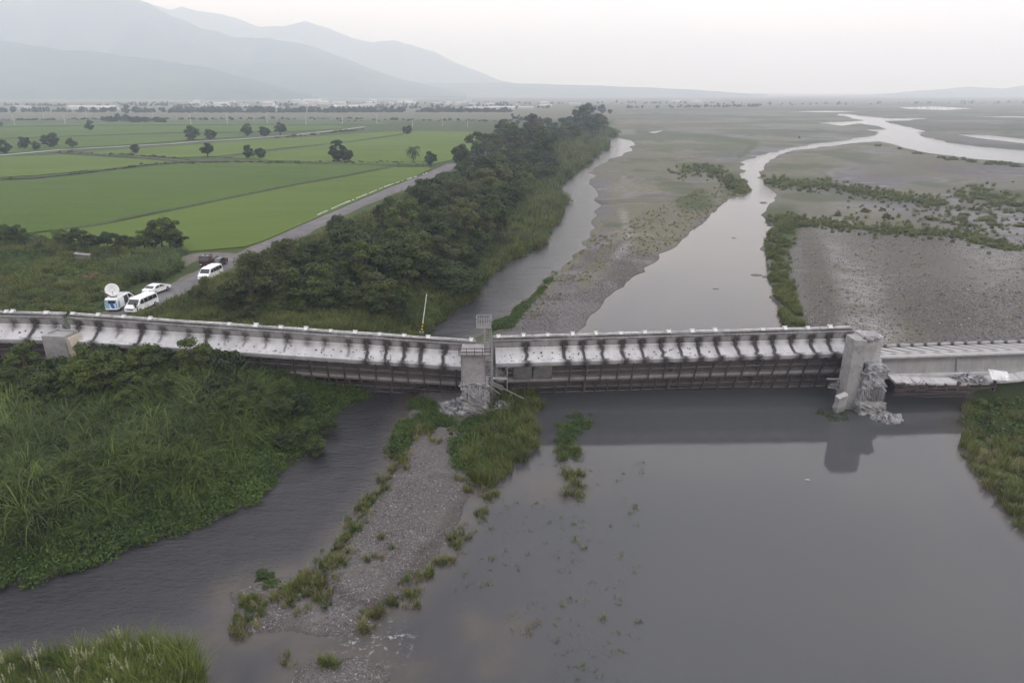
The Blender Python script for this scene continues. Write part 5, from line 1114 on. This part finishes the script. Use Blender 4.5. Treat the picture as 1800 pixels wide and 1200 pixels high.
rebar(p3, (2.1, -1.5, 0), 2.3, .5, .5, 3.6, 30, 8, .6, M['pipe']); rebar(p3, (2.9, -.3, 0), 1.0, 1.8, -.2, 3.8, 30, 18, .5, M['pipe']); rebar(p3, (1.9, -1.5, 0), 2.3, .3, .4, 3.6, 26, 28, .4, M['conc_light'])
rubble('rubble_pile', (a.x+3.1, D3-3.0, -.1), 1.7, 300, 18, 'coarse rubble heap at the water line under the right pier', (.15, .5), flat=.45)
q = lump('concrete_slab', (0, 0, 0), (1.3, .7, 3.6), 40, None, M['conc_light'], .12); q.location = at_depth(1476, 712, 69.6); q.rotation_euler = (R(18), R(-16), .3); tag(q, 'jagged grey slab standing in the water left of the right pier', 'concrete slab')
# loose beams sticking out left of pier 3
lb_ = empty('broken_beams', tuple(at_depth(1478, 683, 72.2)), 0, 'bundle of snapped grey beams poking out left of the right pier', 'broken beams')
for i, (dx, dz, an, L_) in enumerate(((0, .3, 10, 2.6), (.2, 0, 16, 3.0), (-.5, .1, 4, 2.0), (.1, .75, -3, 2.6), (-.2, 1.2, 1, 3.2))):
    m = MB(); m.box((0, 0, 0), (L_, .16, .13), Matrix.Rotation(R(an), 3, 'Y')); q = m.build('beam', M['conc_dark'] if i % 2 else M['conc'], lb_); q.location = (dx, 0, dz)
# ---------------- debris under the right span
sx = at_depth(1572, 675, 70.5); ex = at_depth(1830, 677, 71.5)
fd = empty('fallen_deck_slab', tuple(sx), math.atan2(ex.y-sx.y, ex.x-sx.x), 'broken pale deck slab lying under the right span with torn steel below it', 'bridge deck')
Ls = (ex-sx).length
def fmap(p, q, s_): return (s_, p, q-.35*math.sin(s_*.16)+.02*s_)
m = MB(); n = 14
prof = [(0, 0), (1.5, .25), (1.5, .5), (0, .26)]
xs = [Ls*i/n for i in range(n+1)]
for i in range(n):
    j = r.uniform(-.04, .04)
    m.poly_prism([(p+j, q+j) for p, q in prof], xs[i]+.01, xs[i+1]-.01, lambda p, q, s_: (s_, p+r.uniform(-.04, .04), q-.5*math.sin(s_*.17)+.012*s_+r.uniform(-.03, .03)))
m.build('slab', M['conc_light'], fd, bevel=.03)
m = MB(); m.poly_prism([(1.4, .2), (1.7, .2), (1.7, .52), (1.5, .52)], 0, Ls*.8, fmap); m.build('kerb', M['conc_light'], fd, bevel=.03)
for i in range(9):
    x = 1.0+i*1.3+r.uniform(-.4, .4); m = MB(); m.box((x, -.1, -.45), (r.uniform(.1, .2), .4, .5+.5*(i % 3)*r.random()), Matrix.Rotation(r.uniform(-.25, .25), 3, 'Y')); m.build('bracket', M['rust'], fd)
for i in range(7):
    m = MB(); z = -.15-.2*i; m.tube([(x, -.3+.05*i, z-.35*math.sin(x*.16)+r.uniform(-.12, .12)) for x in (0, 2, 4.5, 7, 9.5, 12-i)], .05, 5); m.build('torn_pipe', M['rust'], fd)
m = MB()
for i in range(70):
    p = Vector((r.uniform(-.2, 3.2), r.uniform(-.8, .2), r.uniform(-.9, .2))); m.tube([p, p+Vector((r.uniform(-.8, .5), r.uniform(-.3, .3), r.uniform(-.5, .5)))], .03, 4, False)
q = m.build('torn_rebar', M['rust'], fd); q['kind'] = 'stuff'
rubble('rubble_pile', tuple(at_depth(1700, 662, 72.2)), 1.9, 150, 28, 'crumbled concrete on the fallen slab under the right span', (.1, .4), flat=.2)
q = at_depth(1757, 660, 70.6); m = MB(); m.box((0, 0, 0), (2.0, 1.4, .10), jit=.05); o = m.build('loose_sheet', M['postw'], bevel=.02); o.location = q; o.rotation_euler = (R(28), R(4), R(-8)); tag(o, 'loose flat white panel lying on the fallen slab at the far right', 'panel')
# ---------------- warning pole on the long left span
a = at_depth(741, 584, 75.0); b = at_depth(750, 517, 75.0)
wp = empty('warning_pole', tuple(a), 0, 'tall thin white pole with yellow and black bands leaning over the span', 'pole')
d = b-a
M['yellow'] = mat_basic('yellow_paint', (.62, .42, .03), .6, var=.1); M['black'] = mat_basic('black_paint', (.02, .02, .02), .6, var=.1)
m = MB(); m.tube([d*.27, d], .055, 8); m.build('shaft', M['postw'], wp)
for i in range(6):
    m = MB(); m.tube([d*(.03+.04*i), d*(.07+.04*i)], .085, 8); m.build('band', M['yellow'] if i % 2 else M['black'], wp)
m = MB(); m.box((0, 0, 0), (.5, .4, .2)); m.build('foot', M['conc_dark'], wp)
# ------------------------------------------------------------------ vehicles
M['carwhite'] = mat_basic('white_car_paint', (.80, .80, .80), .22, var=.02, spec=.6, dirt=(.68, .67, .65))
M['glass'] = mat_basic('dark_glass', (.015, .017, .02), .06, var=.1, spec=.8)
M['tyre'] = mat_basic('tyre_rubber', (.02, .02, .02), .9, var=.2)
M['rim'] = mat_basic('alloy_rim', (.35, .35, .36), .35, metal=.7, var=.1)
M['plastic'] = mat_basic('black_plastic', (.03, .03, .032), .6, var=.15)
M['lamp'] = mat_basic('lamp_glass', (.55, .56, .58), .12, var=.1, spec=.9)
M['redlamp'] = mat_basic('red_lamp', (.30, .01, .01), .2, var=.1)
M['blue'] = mat_basic('blue_stripe_paint', (.03, .12, .42), .35, var=.1); M['cyan'] = mat_basic('light_blue_paint', (.22, .45, .58), .35, var=.1)
M['maroon'] = mat_basic('dark_red_paint', (.045, .010, .012), .4, var=.2); M['darkcar'] = mat_basic('dark_car_paint', (.02, .022, .028), .25, var=.1, spec=.7)
def wz(z, W_, zb, zt, t): return W_ if z <= zb else W_-(z-zb)/(zt-zb)*t
def vehicle(name, label, cat, front, rear, body, W_, belt, top, tumble, side_w, front_w, rear_w, wheels, wr=.34, paint=None, extra=None, z=F_+.06):
    f = Vector(ground(*front, z)); b = Vector(ground(*rear, z)); d = (f-b).normalized(); c = (f+b)/2
    v = empty(name, (c.x, c.y, z), math.atan2(d.y, d.x), label, cat); pm = paint or M['carwhite']
    wf = lambda q: wz(q, W_, belt, top, tumble)
    bm = MB(); n = len(body)
    for s_ in (-1, 1):
        for p, q in body: bm.v.append((p, s_*wf(q), q))
    for i in range(n): j = (i+1) % n; bm.f.append((i, j, n+j, n+i))
    bm.f += [tuple(range(n)), tuple(n+i for i in reversed(range(n)))]
    bd = bm.build('body', pm, v, bevel=.05)
    bm_ = MB(); x0 = min(p for p, q in body); x1 = max(p for p, q in body); bm_.box(((x0+x1)/2, 0, .30), (x1-x0-.2, W_*1.85, .2)); bm_.build('underbody', M['plastic'], v)
    for nm, quads in side_w.items():
        for q in quads:
            for s_ in (-1, 1):
                m = MB(); k = len(q); m.v = [(p, s_*(wf(h)+.004), h) for p, h in q]+[(p, s_*(wf(h)+.02), h) for p, h in q]
                m.f = [tuple(range(k)), tuple(k+i for i in range(k))]+[(i, (i+1) % k, k+(i+1) % k, k+i) for i in range(k)]
                m.build(nm, M['glass'] if 'window' in nm else M['plastic'], v)
    for nm, ((xa, za), (xb, zb)) in (('windscreen', front_w), ('rear_window', rear_w)):
        m = MB(); nx, nz_ = (zb-za), -(xb-xa); L_ = math.hypot(nx, nz_); sg = 1 if nm == 'windscreen' else -1
        ox, oz = abs(nx)/L_*.02*sg, abs(nz_)/L_*.02
        ya, yb = wf(za)*.86, wf(zb)*.9
        m.v = [(xa, -ya, za), (xa, ya, za), (xb, yb, zb), (xb, -yb, zb)]; m.v += [(p+ox, q, h+oz) for p, q, h in m.v]
        m.f = [(0, 1, 2, 3), (4, 5, 6, 7), (0, 1, 5, 4), (1, 2, 6, 5), (2, 3, 7, 6), (3, 0, 4, 7)]; m.build(nm, M['glass'], v)
    for wx_ in wheels:
        for s_ in (-1, 1):
            m = MB(); m.tube([(wx_, s_*(W_-.20), wr), (wx_, s_*(W_+.015), wr)], wr, 20); ty = m.build('wheel', M['tyre'], v, bevel=.02)
            m = MB(); m.tube([(wx_, s_*(W_+.01), wr), (wx_, s_*(W_+.03), wr)], wr*.6, 14); m.build('rim', M['rim'], ty)
    for s_ in (-1, 1):
        m = MB(); m.box((x1-.10, s_*W_*.72, belt*.72), (.22, W_*.34, .15), Matrix.Rotation(R(-8), 3, 'Y')); m.build('headlight', M['lamp'], v, bevel=.03)
        m = MB(); m.box((x0+.02, s_*W_*.82, belt*.9), (.08, W_*.2, .28)); m.build('tail_light', M['redlamp'], v, bevel=.02)
        m = MB(); m.box((front_w[0][0]-.25, s_*(W_+.13), belt+.12), (.10, .2, .16)); m.build('mirror', pm, v, bevel=.03)
        m = MB(); 
        for hx in (-.55, .55): m.box((hx, s_*(W_+.012), belt-.08), (.16, .03, .035))
        m.build('door_handle', M['plastic'], v)
    m = MB()
    for i in range(3): m.box((x1+.005, 0, .62+i*.08), (.05, W_*.95, .045))
    m.build('grille', M['plastic'], v); m = MB(); m.box((x1-.02, 0, .42), (.14, W_*1.7, .16)); m.build('bumper', pm, v, bevel=.03)
    m = MB(); m.box((x0-.02, 0, .42), (.14, W_*1.8, .18)); m.build('bumper', pm, v, bevel=.03)
    for xx in (x1+.055, x0-.055): m = MB(); m.box((xx, 0, .5), (.02, .36, .16)); m.build('number_plate', M['white'], v)
    m = MB()
    for hx in (.18, -1.0):
        for s_ in (-1, 1): m.box((hx, s_*(W_+.002), belt*.62), (.015, .012, belt*.5))
    m.build('door_seam', M['plastic'], v)
    return v
VB = [(-2.6,.35),(-2.64,.9),(-2.52,1.85),(-2.35,1.98),(1.05,1.98),(1.35,1.90),(2.0,1.18),(2.52,.98),(2.66,.72),(2.62,.35)]
van_sw = {'side_window': [[(-2.35,1.2),(-2.28,1.75),(-1.45,1.78),(-1.45,1.2)],[(-1.38,1.2),(-1.38,1.78),(-.35,1.80),(-.35,1.2)],[(-.28,1.2),(-.28,1.80),(.52,1.80),(.60,1.2)],[(.68,1.2),(.62,1.80),(1.15,1.78),(1.72,1.22)]]}
vehicle('white_van', 'clean white passenger van facing the bridge, nearest of the vehicles', 'van', (233,551), (268,535), VB, .96, 1.15, 1.98, .12, van_sw, ((1.97,1.22),(1.38,1.86)), ((-2.60,1.2),(-2.55,1.75)), (-1.7, 1.75))
vehicle('white_van', 'white van parked up the road with bushes at its side', 'van', (357,495), (385,481), VB, .96, 1.15, 1.98, .12, van_sw, ((1.97,1.22),(1.38,1.86)), ((-2.60,1.2),(-2.55,1.75)), (-1.7, 1.75))
SB = [(-2.3,.32),(-2.36,.75),(-2.25,.98),(-1.75,1.04),(-1.05,1.40),(-.5,1.45),(.25,1.44),(.6,1.36),(1.25,.98),(2.0,.88),(2.32,.68),(2.3,.32)]
vehicle('white_sedan', 'white saloon car seen from behind, parked behind the nearest van', 'car', (289,509), (263,519), SB, .91, .95, 1.45, .2, {'side_window': [[(-1.3,1.0),(-.95,1.32),(-.28,1.38),(-.28,1.0)],[(-.2,1.0),(-.2,1.38),(.35,1.36),(.95,1.02)]]}, ((1.18,1.02),(.62,1.34)), ((-1.68,1.08),(-1.08,1.37)), (-1.4, 1.42), .33)
ob = vehicle('broadcast_van', 'white and blue broadcast van with a satellite dish and its side door open', 'van', (231,529), (196,549), VB, .96, 1.15, 1.98, .12, {'side_window': [[(.68,1.2),(.62,1.80),(1.15,1.78),(1.72,1.22)]], 'doorway_shade': [[(-.75,.5),(-.75,1.8),(.5,1.8),(.5,.5)]]}, ((1.97,1.22),(1.38,1.86)), ((-2.62,1.25),(-2.56,1.7)), (-1.7, 1.75))  # flat black panels on the body stand for shade inside the open door
m = MB(); m.box((-1.5, -1.05, 1.15), (1.2, .05, 1.3)); m.build('sliding_door', M['carwhite'], ob, bevel=.02)
for q, mt in (([(-2.68,-.1,.55),(-2.66,.15,1.25),(-2.66,-.25,1.5),(-2.68,-.55,.6)], 'blue'), ([(-2.69,-.75,.5),(-2.66,-.65,1.6),(-2.66,-.8,1.6),(-2.69,-.9,.5)], 'cyan'), ([(-2.68,.25,.5),(-2.66,.35,1.7),(-2.66,.8,1.65),(-2.69,.85,.5)], 'cyan')):
    m = MB(); m.v = [tuple(p) for p in q]+[(p[0]-.02, p[1], p[2]) for p in q]; m.f = [(0,1,2,3),(4,5,6,7),(0,1,5,4),(1,2,6,5),(2,3,7,6),(3,0,4,7)]; m.build('blue_stripe', M[mt], ob)
for s_ in (-1, 1):
    m = MB(); m.v = []; 
    for (p, h) in ((-2.5,.55),(-2.4,1.4),(-1.6,1.75),(-.9,1.75),(-1.5,1.2),(-1.9,.6)):
        m.v.append((p, s_*(wz(h, .96, 1.15, 1.98, .12)+.006), h))
    m.v += [(a_, b_+s_*.012, c_) for a_, b_, c_ in m.v]; m.f = [tuple(range(6)), tuple(6+i for i in range(6))]+[(i, (i+1) % 6, 6+(i+1) % 6, 6+i) for i in range(6)]; m.build('side_stripe', M['cyan'], ob)
m = MB()
for yy in (-.7, .7): m.tube([(-2.0, yy, 2.12), (.9, yy, 2.12)], .03, 6)
for i in range(7): m.tube([(-2.0+i*.48, -.7, 2.12), (-2.0+i*.48, .7, 2.12)], .025, 5)
for xx in (-2.0, -.6, .9):
    for yy in (-.7, .7): m.tube([(xx, yy, 1.95), (xx, yy, 2.12)], .03, 5)
m.build('roof_rack', M['galv'], ob)
# dish
V = []; F = []; nr_, ns = 6, 26; Rd = .95
for i in range(nr_+1):
    for j in range(ns): a = 2*math.pi*j/ns; rr = Rd*i/nr_; V.append((rr*rr*.22, rr*math.cos(a), rr*math.sin(a)))
for i in range(nr_):
    for j in range(ns): F.append((i*ns+j, i*ns+(j+1) % ns, (i+1)*ns+(j+1) % ns, (i+1)*ns+j))
dish = link('dish', np_mesh('dish', V, F, M['white'], True), ob); dish.location = (-1.6, 0, 3.05); dish.rotation_euler = (0, R(-14), R(-150)); sm = dish.modifiers.new('thick', 'SOLIDIFY'); sm.thickness = .04
m = MB(); m.tube([(.21, -.42+.0, 0), (.19, 0, .42), (.21, .42, 0), (.19, 0, -.42), (.21, -.42, 0)], .022, 5); q = m.build('dish_emblem', M['galv'], dish)
m = MB(); m.tube([(.1, 0, -.75), (.75, 0, -.35)], .03, 5); m.box((.8, 0, -.32), (.2, .14, .14)); m.build('feed_arm', M['galv'], dish)
m = MB(); m.tube([(-1.6, 0, 2.0), (-1.6, 0, 2.4), (-1.5, 0, 2.9)], .09, 8); m.box((-1.6, 0, 2.1), (.7, .7, .18)); m.build('dish_mount', M['galv'], ob, bevel=.02)
m = MB(); m.tube([(-2.1, .1, 2.2), (-2.5, .5, 2.8), (-2.9, .8, 3.3)], .05, 6); m.tube([(-2.2, -.1, 2.2), (-2.6, .3, 2.8)], .03, 5); m.build('antenna_arm', M['galv'], ob)
# dark truck and dark car
TB = [(-2.3,.5),(-2.3,1.1),(.3,1.1),(.35,2.15),(.6,2.3),(1.7,2.3),(2.05,1.5),(2.15,.5)]
tk = vehicle('dark_truck', 'dark red small truck parked side on at the dirt apron', 'truck', (363,472), (374,465), TB, .95, 1.2, 2.3, .1, {'side_window': [[(.75,1.45),(.75,2.05),(1.5,2.05),(1.8,1.5)]]}, ((2.04,1.52),(1.75,2.15)), ((.28,1.5),(.30,2.0)), (-1.4, 1.35), .4, M['maroon'])
for s_ in (-1, 1): m = MB(); m.box((-1.0, s_*.93, 1.35), (2.5, .05, .5)); m.build('side_board', M['darkcar'], tk)
m = MB(); m.box((-.2, 0, 2.2), (.3, 1.3, .12)); m.tube([(-.1, -.6, 1.2), (-.1, -.6, 2.5)], .04, 5); m.tube([(-.1, .6, 1.2), (-.1, .6, 2.5)], .04, 5); m.build('cab_guard', M['plastic'], tk)
m = MB()
for s_ in (-.4, .4): m.box((1.3, s_, 2.36), (.2, .2, .14))
m.build('roof_lamp', M['lamp'], tk)
vehicle('dark_suv', 'dark car half hidden behind the farther white van', 'car', (376,471), (391,463), SB, .93, 1.0, 1.45, .15, {'side_window': [[(-1.3,1.05),(-.95,1.32),(.35,1.36),(.95,1.05)]]}, ((1.18,1.02),(.62,1.34)), ((-1.68,1.08),(-1.08,1.37)), (-1.4, 1.42), .34, M['darkcar'])
# ------------------------------------------------------------------ people
def person(loc, rz, label, top_m, leg_m, lean=0, arm=.3):
    t = empty('person', loc, rz, label, 'person')
    J = [(0,0,.95),(0,0,1.15),(0,0,1.42),(0,0,1.52),(0,.01,1.66),(0,.01,1.76), (.1,0,.9),(.11,.02,.5),(.12,0,.08),(.12,.16,.03), (-.1,0,.9),(-.11,-.02,.5),(-.12,0,.08),(-.12,.16,.03), (.19,0,1.42),(.25,-.02,1.15),(.24,arm*.6,.95),(.24,arm*.8,.88), (-.19,0,1.42),(-.25,-.02,1.15),(-.24,arm*.6,.98),(-.24,arm*.8,.9)]
    E = [(0,1),(1,2),(2,3),(3,4),(4,5),(0,6),(6,7),(7,8),(8,9),(0,10),(10,11),(11,12),(12,13),(2,14),(14,15),(15,16),(16,17),(2,18),(18,19),(19,20),(20,21)]
    Rr = [.15,.14,.16,.06,.10,.07,.09,.065,.045,.035,.09,.065,.045,.035,.06,.045,.033,.03,.06,.045,.033,.03]
    me = bpy.data.meshes.new('body'); me.from_pydata(J, E, []); o = link('body', me, t); me.materials.append(top_m)
    sk = o.modifiers.new('skin', 'SKIN'); sk.use_smooth_shade = True
    for i, v_ in enumerate(me.skin_vertices[0].data): v_.radius = (Rr[i], Rr[i]*.8); v_.use_root = (i == 0)
    o.modifiers.new('sub', 'SUBSURF').levels = 1
    m = MB(); m.tube([(0, .01, 1.70), (0, .0, 1.80)], [.105, .07], 10); m.build('hair', M['plastic'], t, sm=True)
    m = MB(); m.tube([(0, .085, 1.62), (0, .1, 1.70)], [.05, .06], 8); m.build('face', mat_basic('skin', (.42, .27, .20), .6, var=.05), t, sm=True)
    for s_ in (-1, 1): m = MB(); m.tube([(s_*.1, 0, .95), (s_*.11, .01*s_, .5), (s_*.12, 0, .1)], [.125, .095, .075], 8); m.build('trouser_leg', leg_m, t, sm=True)
    return t
x, y = ground(238, 529, F_+.06); person((x, y, F_+.06), 2.4, 'person in dark clothes standing at the open door of the broadcast van', M['plastic'], M['darkcar'])
x, y = ground(241, 552, F_+.06); person((x, y, F_+.06), 0.3, 'person in dark clothes at the front corner of the nearest van', M['darkcar'], M['plastic'])
# ------------------------------------------------------------------ small things on the waste ground and in the water
x, y = ground(148, 462, F_); sh = empty('shack', (x, y, F_), R(20), 'small grey sheet roof shack buried in the bushes', 'shack'); m = MB(); m.box((0, 0, .7), (2.2, 1.6, 1.5)); m.build('wall', M['conc_dark'], sh)
m = MB(); m.box((0, 0, 1.7), (2.6, 1.9, .08), Matrix.Rotation(R(12), 3, 'Y')); m.build('roof', M['pipe'], sh)
M['redsoil'] = mat_basic('red_soil', (.26, .12, .08), .95, var=.35, scale=2, bump=.5)
for i, (a, b, lab) in enumerate(((165, 484, 'low heap of reddish rubble in the grass, left one'), (203, 487, 'low heap of reddish rubble in the grass, right one'))):
    x, y = ground(a, b, F_); m = MB(); r = random.Random(i)
    for _ in range(60): s = r.uniform(.1, .4); m.box((x+r.gauss(0, 1.6), y+r.gauss(0, 1.1), F_+r.uniform(.1, .45)), (s*1.6, s, s*.6), Matrix.Rotation(r.uniform(0, 3), 3, 'Z'), jit=.03)
    q = m.build('rubble_pile', M['redsoil']); tag(q, lab, kind='stuff')
x, y = ground(1419, 843, 0); m = MB(); m.box((0, 0, .02), (.4, .2, .02), jit=.05); q = m.build('floating_scrap', mat_basic('pale_blue_plastic', (.24, .32, .36), .5, var=.1)); q.location = (x, y, .01); tag(q, 'pale blue scrap floating alone on the pond', 'litter')
for i, (a, b, s, lab) in enumerate(((1330,483,1.2,'flat dark rock breaking the water near the right shore, left one'),(1352,486,1.5,'flat dark rock breaking the water near the right shore, right one'),(1258,507,.7,'small dark rock alone in the far pond'),(1290,418,.7,'small dark rock in the upper pond'),(1342,356,1.6,'dark snag at the river bend'),(1605,447,1.1,'dark stone alone on the silt of the right plain'),(1478,503,.9,'dark driftwood piece on the right gravel'))):
    x, y = ground(a, b, .05 if a < 1400 else .9); q = link('river_rock', rockmesh('river_rock', 50+i, M['conc_dark'], 2, (s*1.7, s*.9, s*.35), .2)); q.location = (x, y, .02 if a < 1400 else float(height([x], [y])[0])+.05); tag(q, lab, 'rock')
# ------------------------------------------------------------------ the village, far tree belts and power poles
M['wallw'] = mat_basic('pale_house_wall', (.62, .61, .60), .9, var=.15, scale=.1); M['roofg'] = mat_basic('grey_metal_roof', (.42, .42, .42), .6, var=.2, scale=.1); M['roofb'] = mat_basic('blue_metal_roof', (.26, .30, .34), .6, var=.2, scale=.1); M['roofr'] = mat_basic('rust_red_roof', (.30, .14, .11), .8, var=.2, scale=.1)
def house(px, py, wpx, hpx, rf, label, group=None, z=3.5):
    x, y = ground(px, py, z); d = math.hypot(x, y); w_ = wpx/1200*d; h = hpx/1200*d; dp = min(w_, 14)*rnd.uniform(.7, 1.1)
    b = empty('house', (x, y, z-.5), rnd.uniform(-.25, .25), label, 'house', group)
    m = MB(); m.box((0, dp/2, h*.36), (w_, dp, h*.72)); m.build('wall', M['wallw'], b)
    m = MB(); m.poly_prism([(-.6, h*.72), (dp+.6, h*.72), (dp/2, h)], -w_/2-.5, w_/2+.5, lambda p, q, s_: (s_, p, q)); m.build('roof', M[rf], b)
    n = max(2, int(w_/5)); dm = None
    for i in range(n):
        xx = -w_/2+w_*(i+.5)/n
        if dm is None: m = MB(); m.box((0, -.03, h*.4), (min(1.8, w_/n*.5), .08, h*.25)); q = m.build('window', M['glass'], b); dm = q.data
        else: q = link('window', dm, b)
        q.location.x = xx
for (px, py, w_, h, rf, lab) in [(160,193,76,6,'roofg','long pale shed at the far left of the village'),(35,192,34,5,'roofb','low pale shed left of the long shed'),(388,187,22,6,'roofg','white house left of the village centre'),(470,186,18,7,'roofg','white roofed house in the village'),(470,191,10,5,'roofr','small house below the white roofed one'),(548,182,28,7,'roofg','big white roofed hall in the village centre'),(530,184,14,6,'roofb','blue roofed house beside the big hall'),(568,184,16,6,'roofg','white house right of the big hall'),(596,185,20,6,'roofg','wide white house right of centre'),(592,191,24,5,'roofg','low white shed below the wide house'),(624,191,20,6,'roofg','white house at the tree belt gap'),(640,186,12,5,'roofr','small red roofed house'),(722,184,14,5,'roofg','small white house left of the long sheds'),(765,184,10,4,'roofb','small blue roofed house'),(806,184,10,5,'roofg','pale house before the long sheds'),(838,193,44,5,'roofg','long white shed, left of two'),(884,193,40,6,'roofg','long white shed, right of two'),(862,187,16,6,'roofb','blue roofed house behind the long sheds'),(925,191,24,4,'roofg','low pale shed right of the long sheds'),(540,161,26,4,'roofg','long white building alone on the hill foot'),(715,178,16,4,'roofg','pale roof at the hill foot, centre'),(960,188,20,4,'roofg','faint pale shed left of the far tree'),(1010,184,18,4,'roofb','faint shed right of centre'),(1225,180,16,4,'roofg','faint pale house on the far plain'),(1190,181,14,4,'roofg','second faint house on the far plain')]:
    house(px, max(py, 172), w_, h, rf, lab)
for i in range(34):
    px = rnd.uniform(300, 960); py = rnd.choice((179, 181, 183, 186, 190)); house(px, py+rnd.uniform(-1, 1), rnd.uniform(6, 14), rnd.uniform(3.5, 5.5), rnd.choice(('roofg', 'roofg', 'roofb', 'roofr')), 'tiny pale house in the hazy far village', 'houses of the far village')
K_FAR = source('far_tree', [T_FIELD[i][0] for i in range(5)]+[T_BIG[0][0]])
P = []; S_ = []
def belt(y0, y1, x0, x1, n, hp, jit=.4):
    for _ in range(n):
        px = rnd.uniform(x0, x1); f = (px-x0)/(x1-x0); py = y0*(1-f)+y1*f+rnd.gauss(0, jit)
        if vnoise(np.array([px*.035+y0]), np.array([y0*1.3]))[0] < .22: continue
        x, y = ground(px, py, 3.5); d = math.hypot(x, y); P.append((x, y, 2.5)); S_.append(hp*rnd.uniform(.55, 1.3)/1200*d/9)
belt(197.5, 197, -200, 300, 170, 8); belt(198, 197, 240, 900, 420, 9); belt(192, 190, 300, 1060, 300, 6); belt(187, 186, -200, 900, 300, 5); belt(183, 182, 200, 1300, 260, 4, .6); belt(213, 214, 180, 290, 60, 9, 1.2); belt(209.5, 213, 300, 900, 60, 4, 1.0)
belt(190, 187, 1090, 1350, 120, 5); belt(184, 181, 1300, 1900, 120, 3.5, 1); belt(208, 216, 900, 960, 50, 8, 2)
P = np.array(P); scatter('tree_belt', P, np.array(S_), K_FAR, 'far hazy belts of trees round the village', .05)
for i, (px, py, hp, lab) in enumerate([(222,200,16,'big rounded tree mass left of the far belt'),(240,199,12,'tree right of the big rounded mass'),(1057,200,18,'tall tree standing above the far end of the grove'),(1072,200,10,'lower tree beside the tall far tree'),(710,197,9,'rounded tree above the belt, centre'),(752,197,10,'wide rounded tree above the belt, right of centre'),(910,219,10,'spindly tree on the dry ground left of the grove'),(925,220,8,'second spindly tree left of the grove'),(1,222,9,'tree cut by the left edge on the far field'),(1405,243,6,'lone dark bush on the far bar'),(1262,188,8,'faint tree mass on the far plain')]):
    x, y = ground(px, py, 3.5); d = math.hypot(x, y); tree(T_FIELD[i % 5], (x, y, 3.0), hp/1200*d/8.6*(1 if px < 1400 else .8), lab, None, 'far_tree')
for i, (px, py) in enumerate([(26,220),(77,206),(115,219),(152,205),(270,213),(336,219),(400,219),(470,218),(538,219),(602,219),(663,218),(725,222),(778,221),(822,224),(183,197)]):
    x, y = ground(px, py, 3.5); d = math.hypot(x, y); h = rnd.uniform(13, 17)/1200*d
    p = empty('utility_pole', (x, y, 3.4), rnd.uniform(-.3, .3), 'white utility pole in the %s of the pole line across the far fields' % ('left part' if px < 200 else 'middle' if px < 560 else 'right part'), 'utility pole', 'utility poles across the far fields')
    m = MB(); m.tube([(0, 0, 0), (0, 0, h)], [.22, .16], 7); m.build('shaft', M['postw'], p); m = MB(); m.box((0, 0, h*.93), (2.4, .18, .18)); m.build('cross_arm', M['postw'], p)
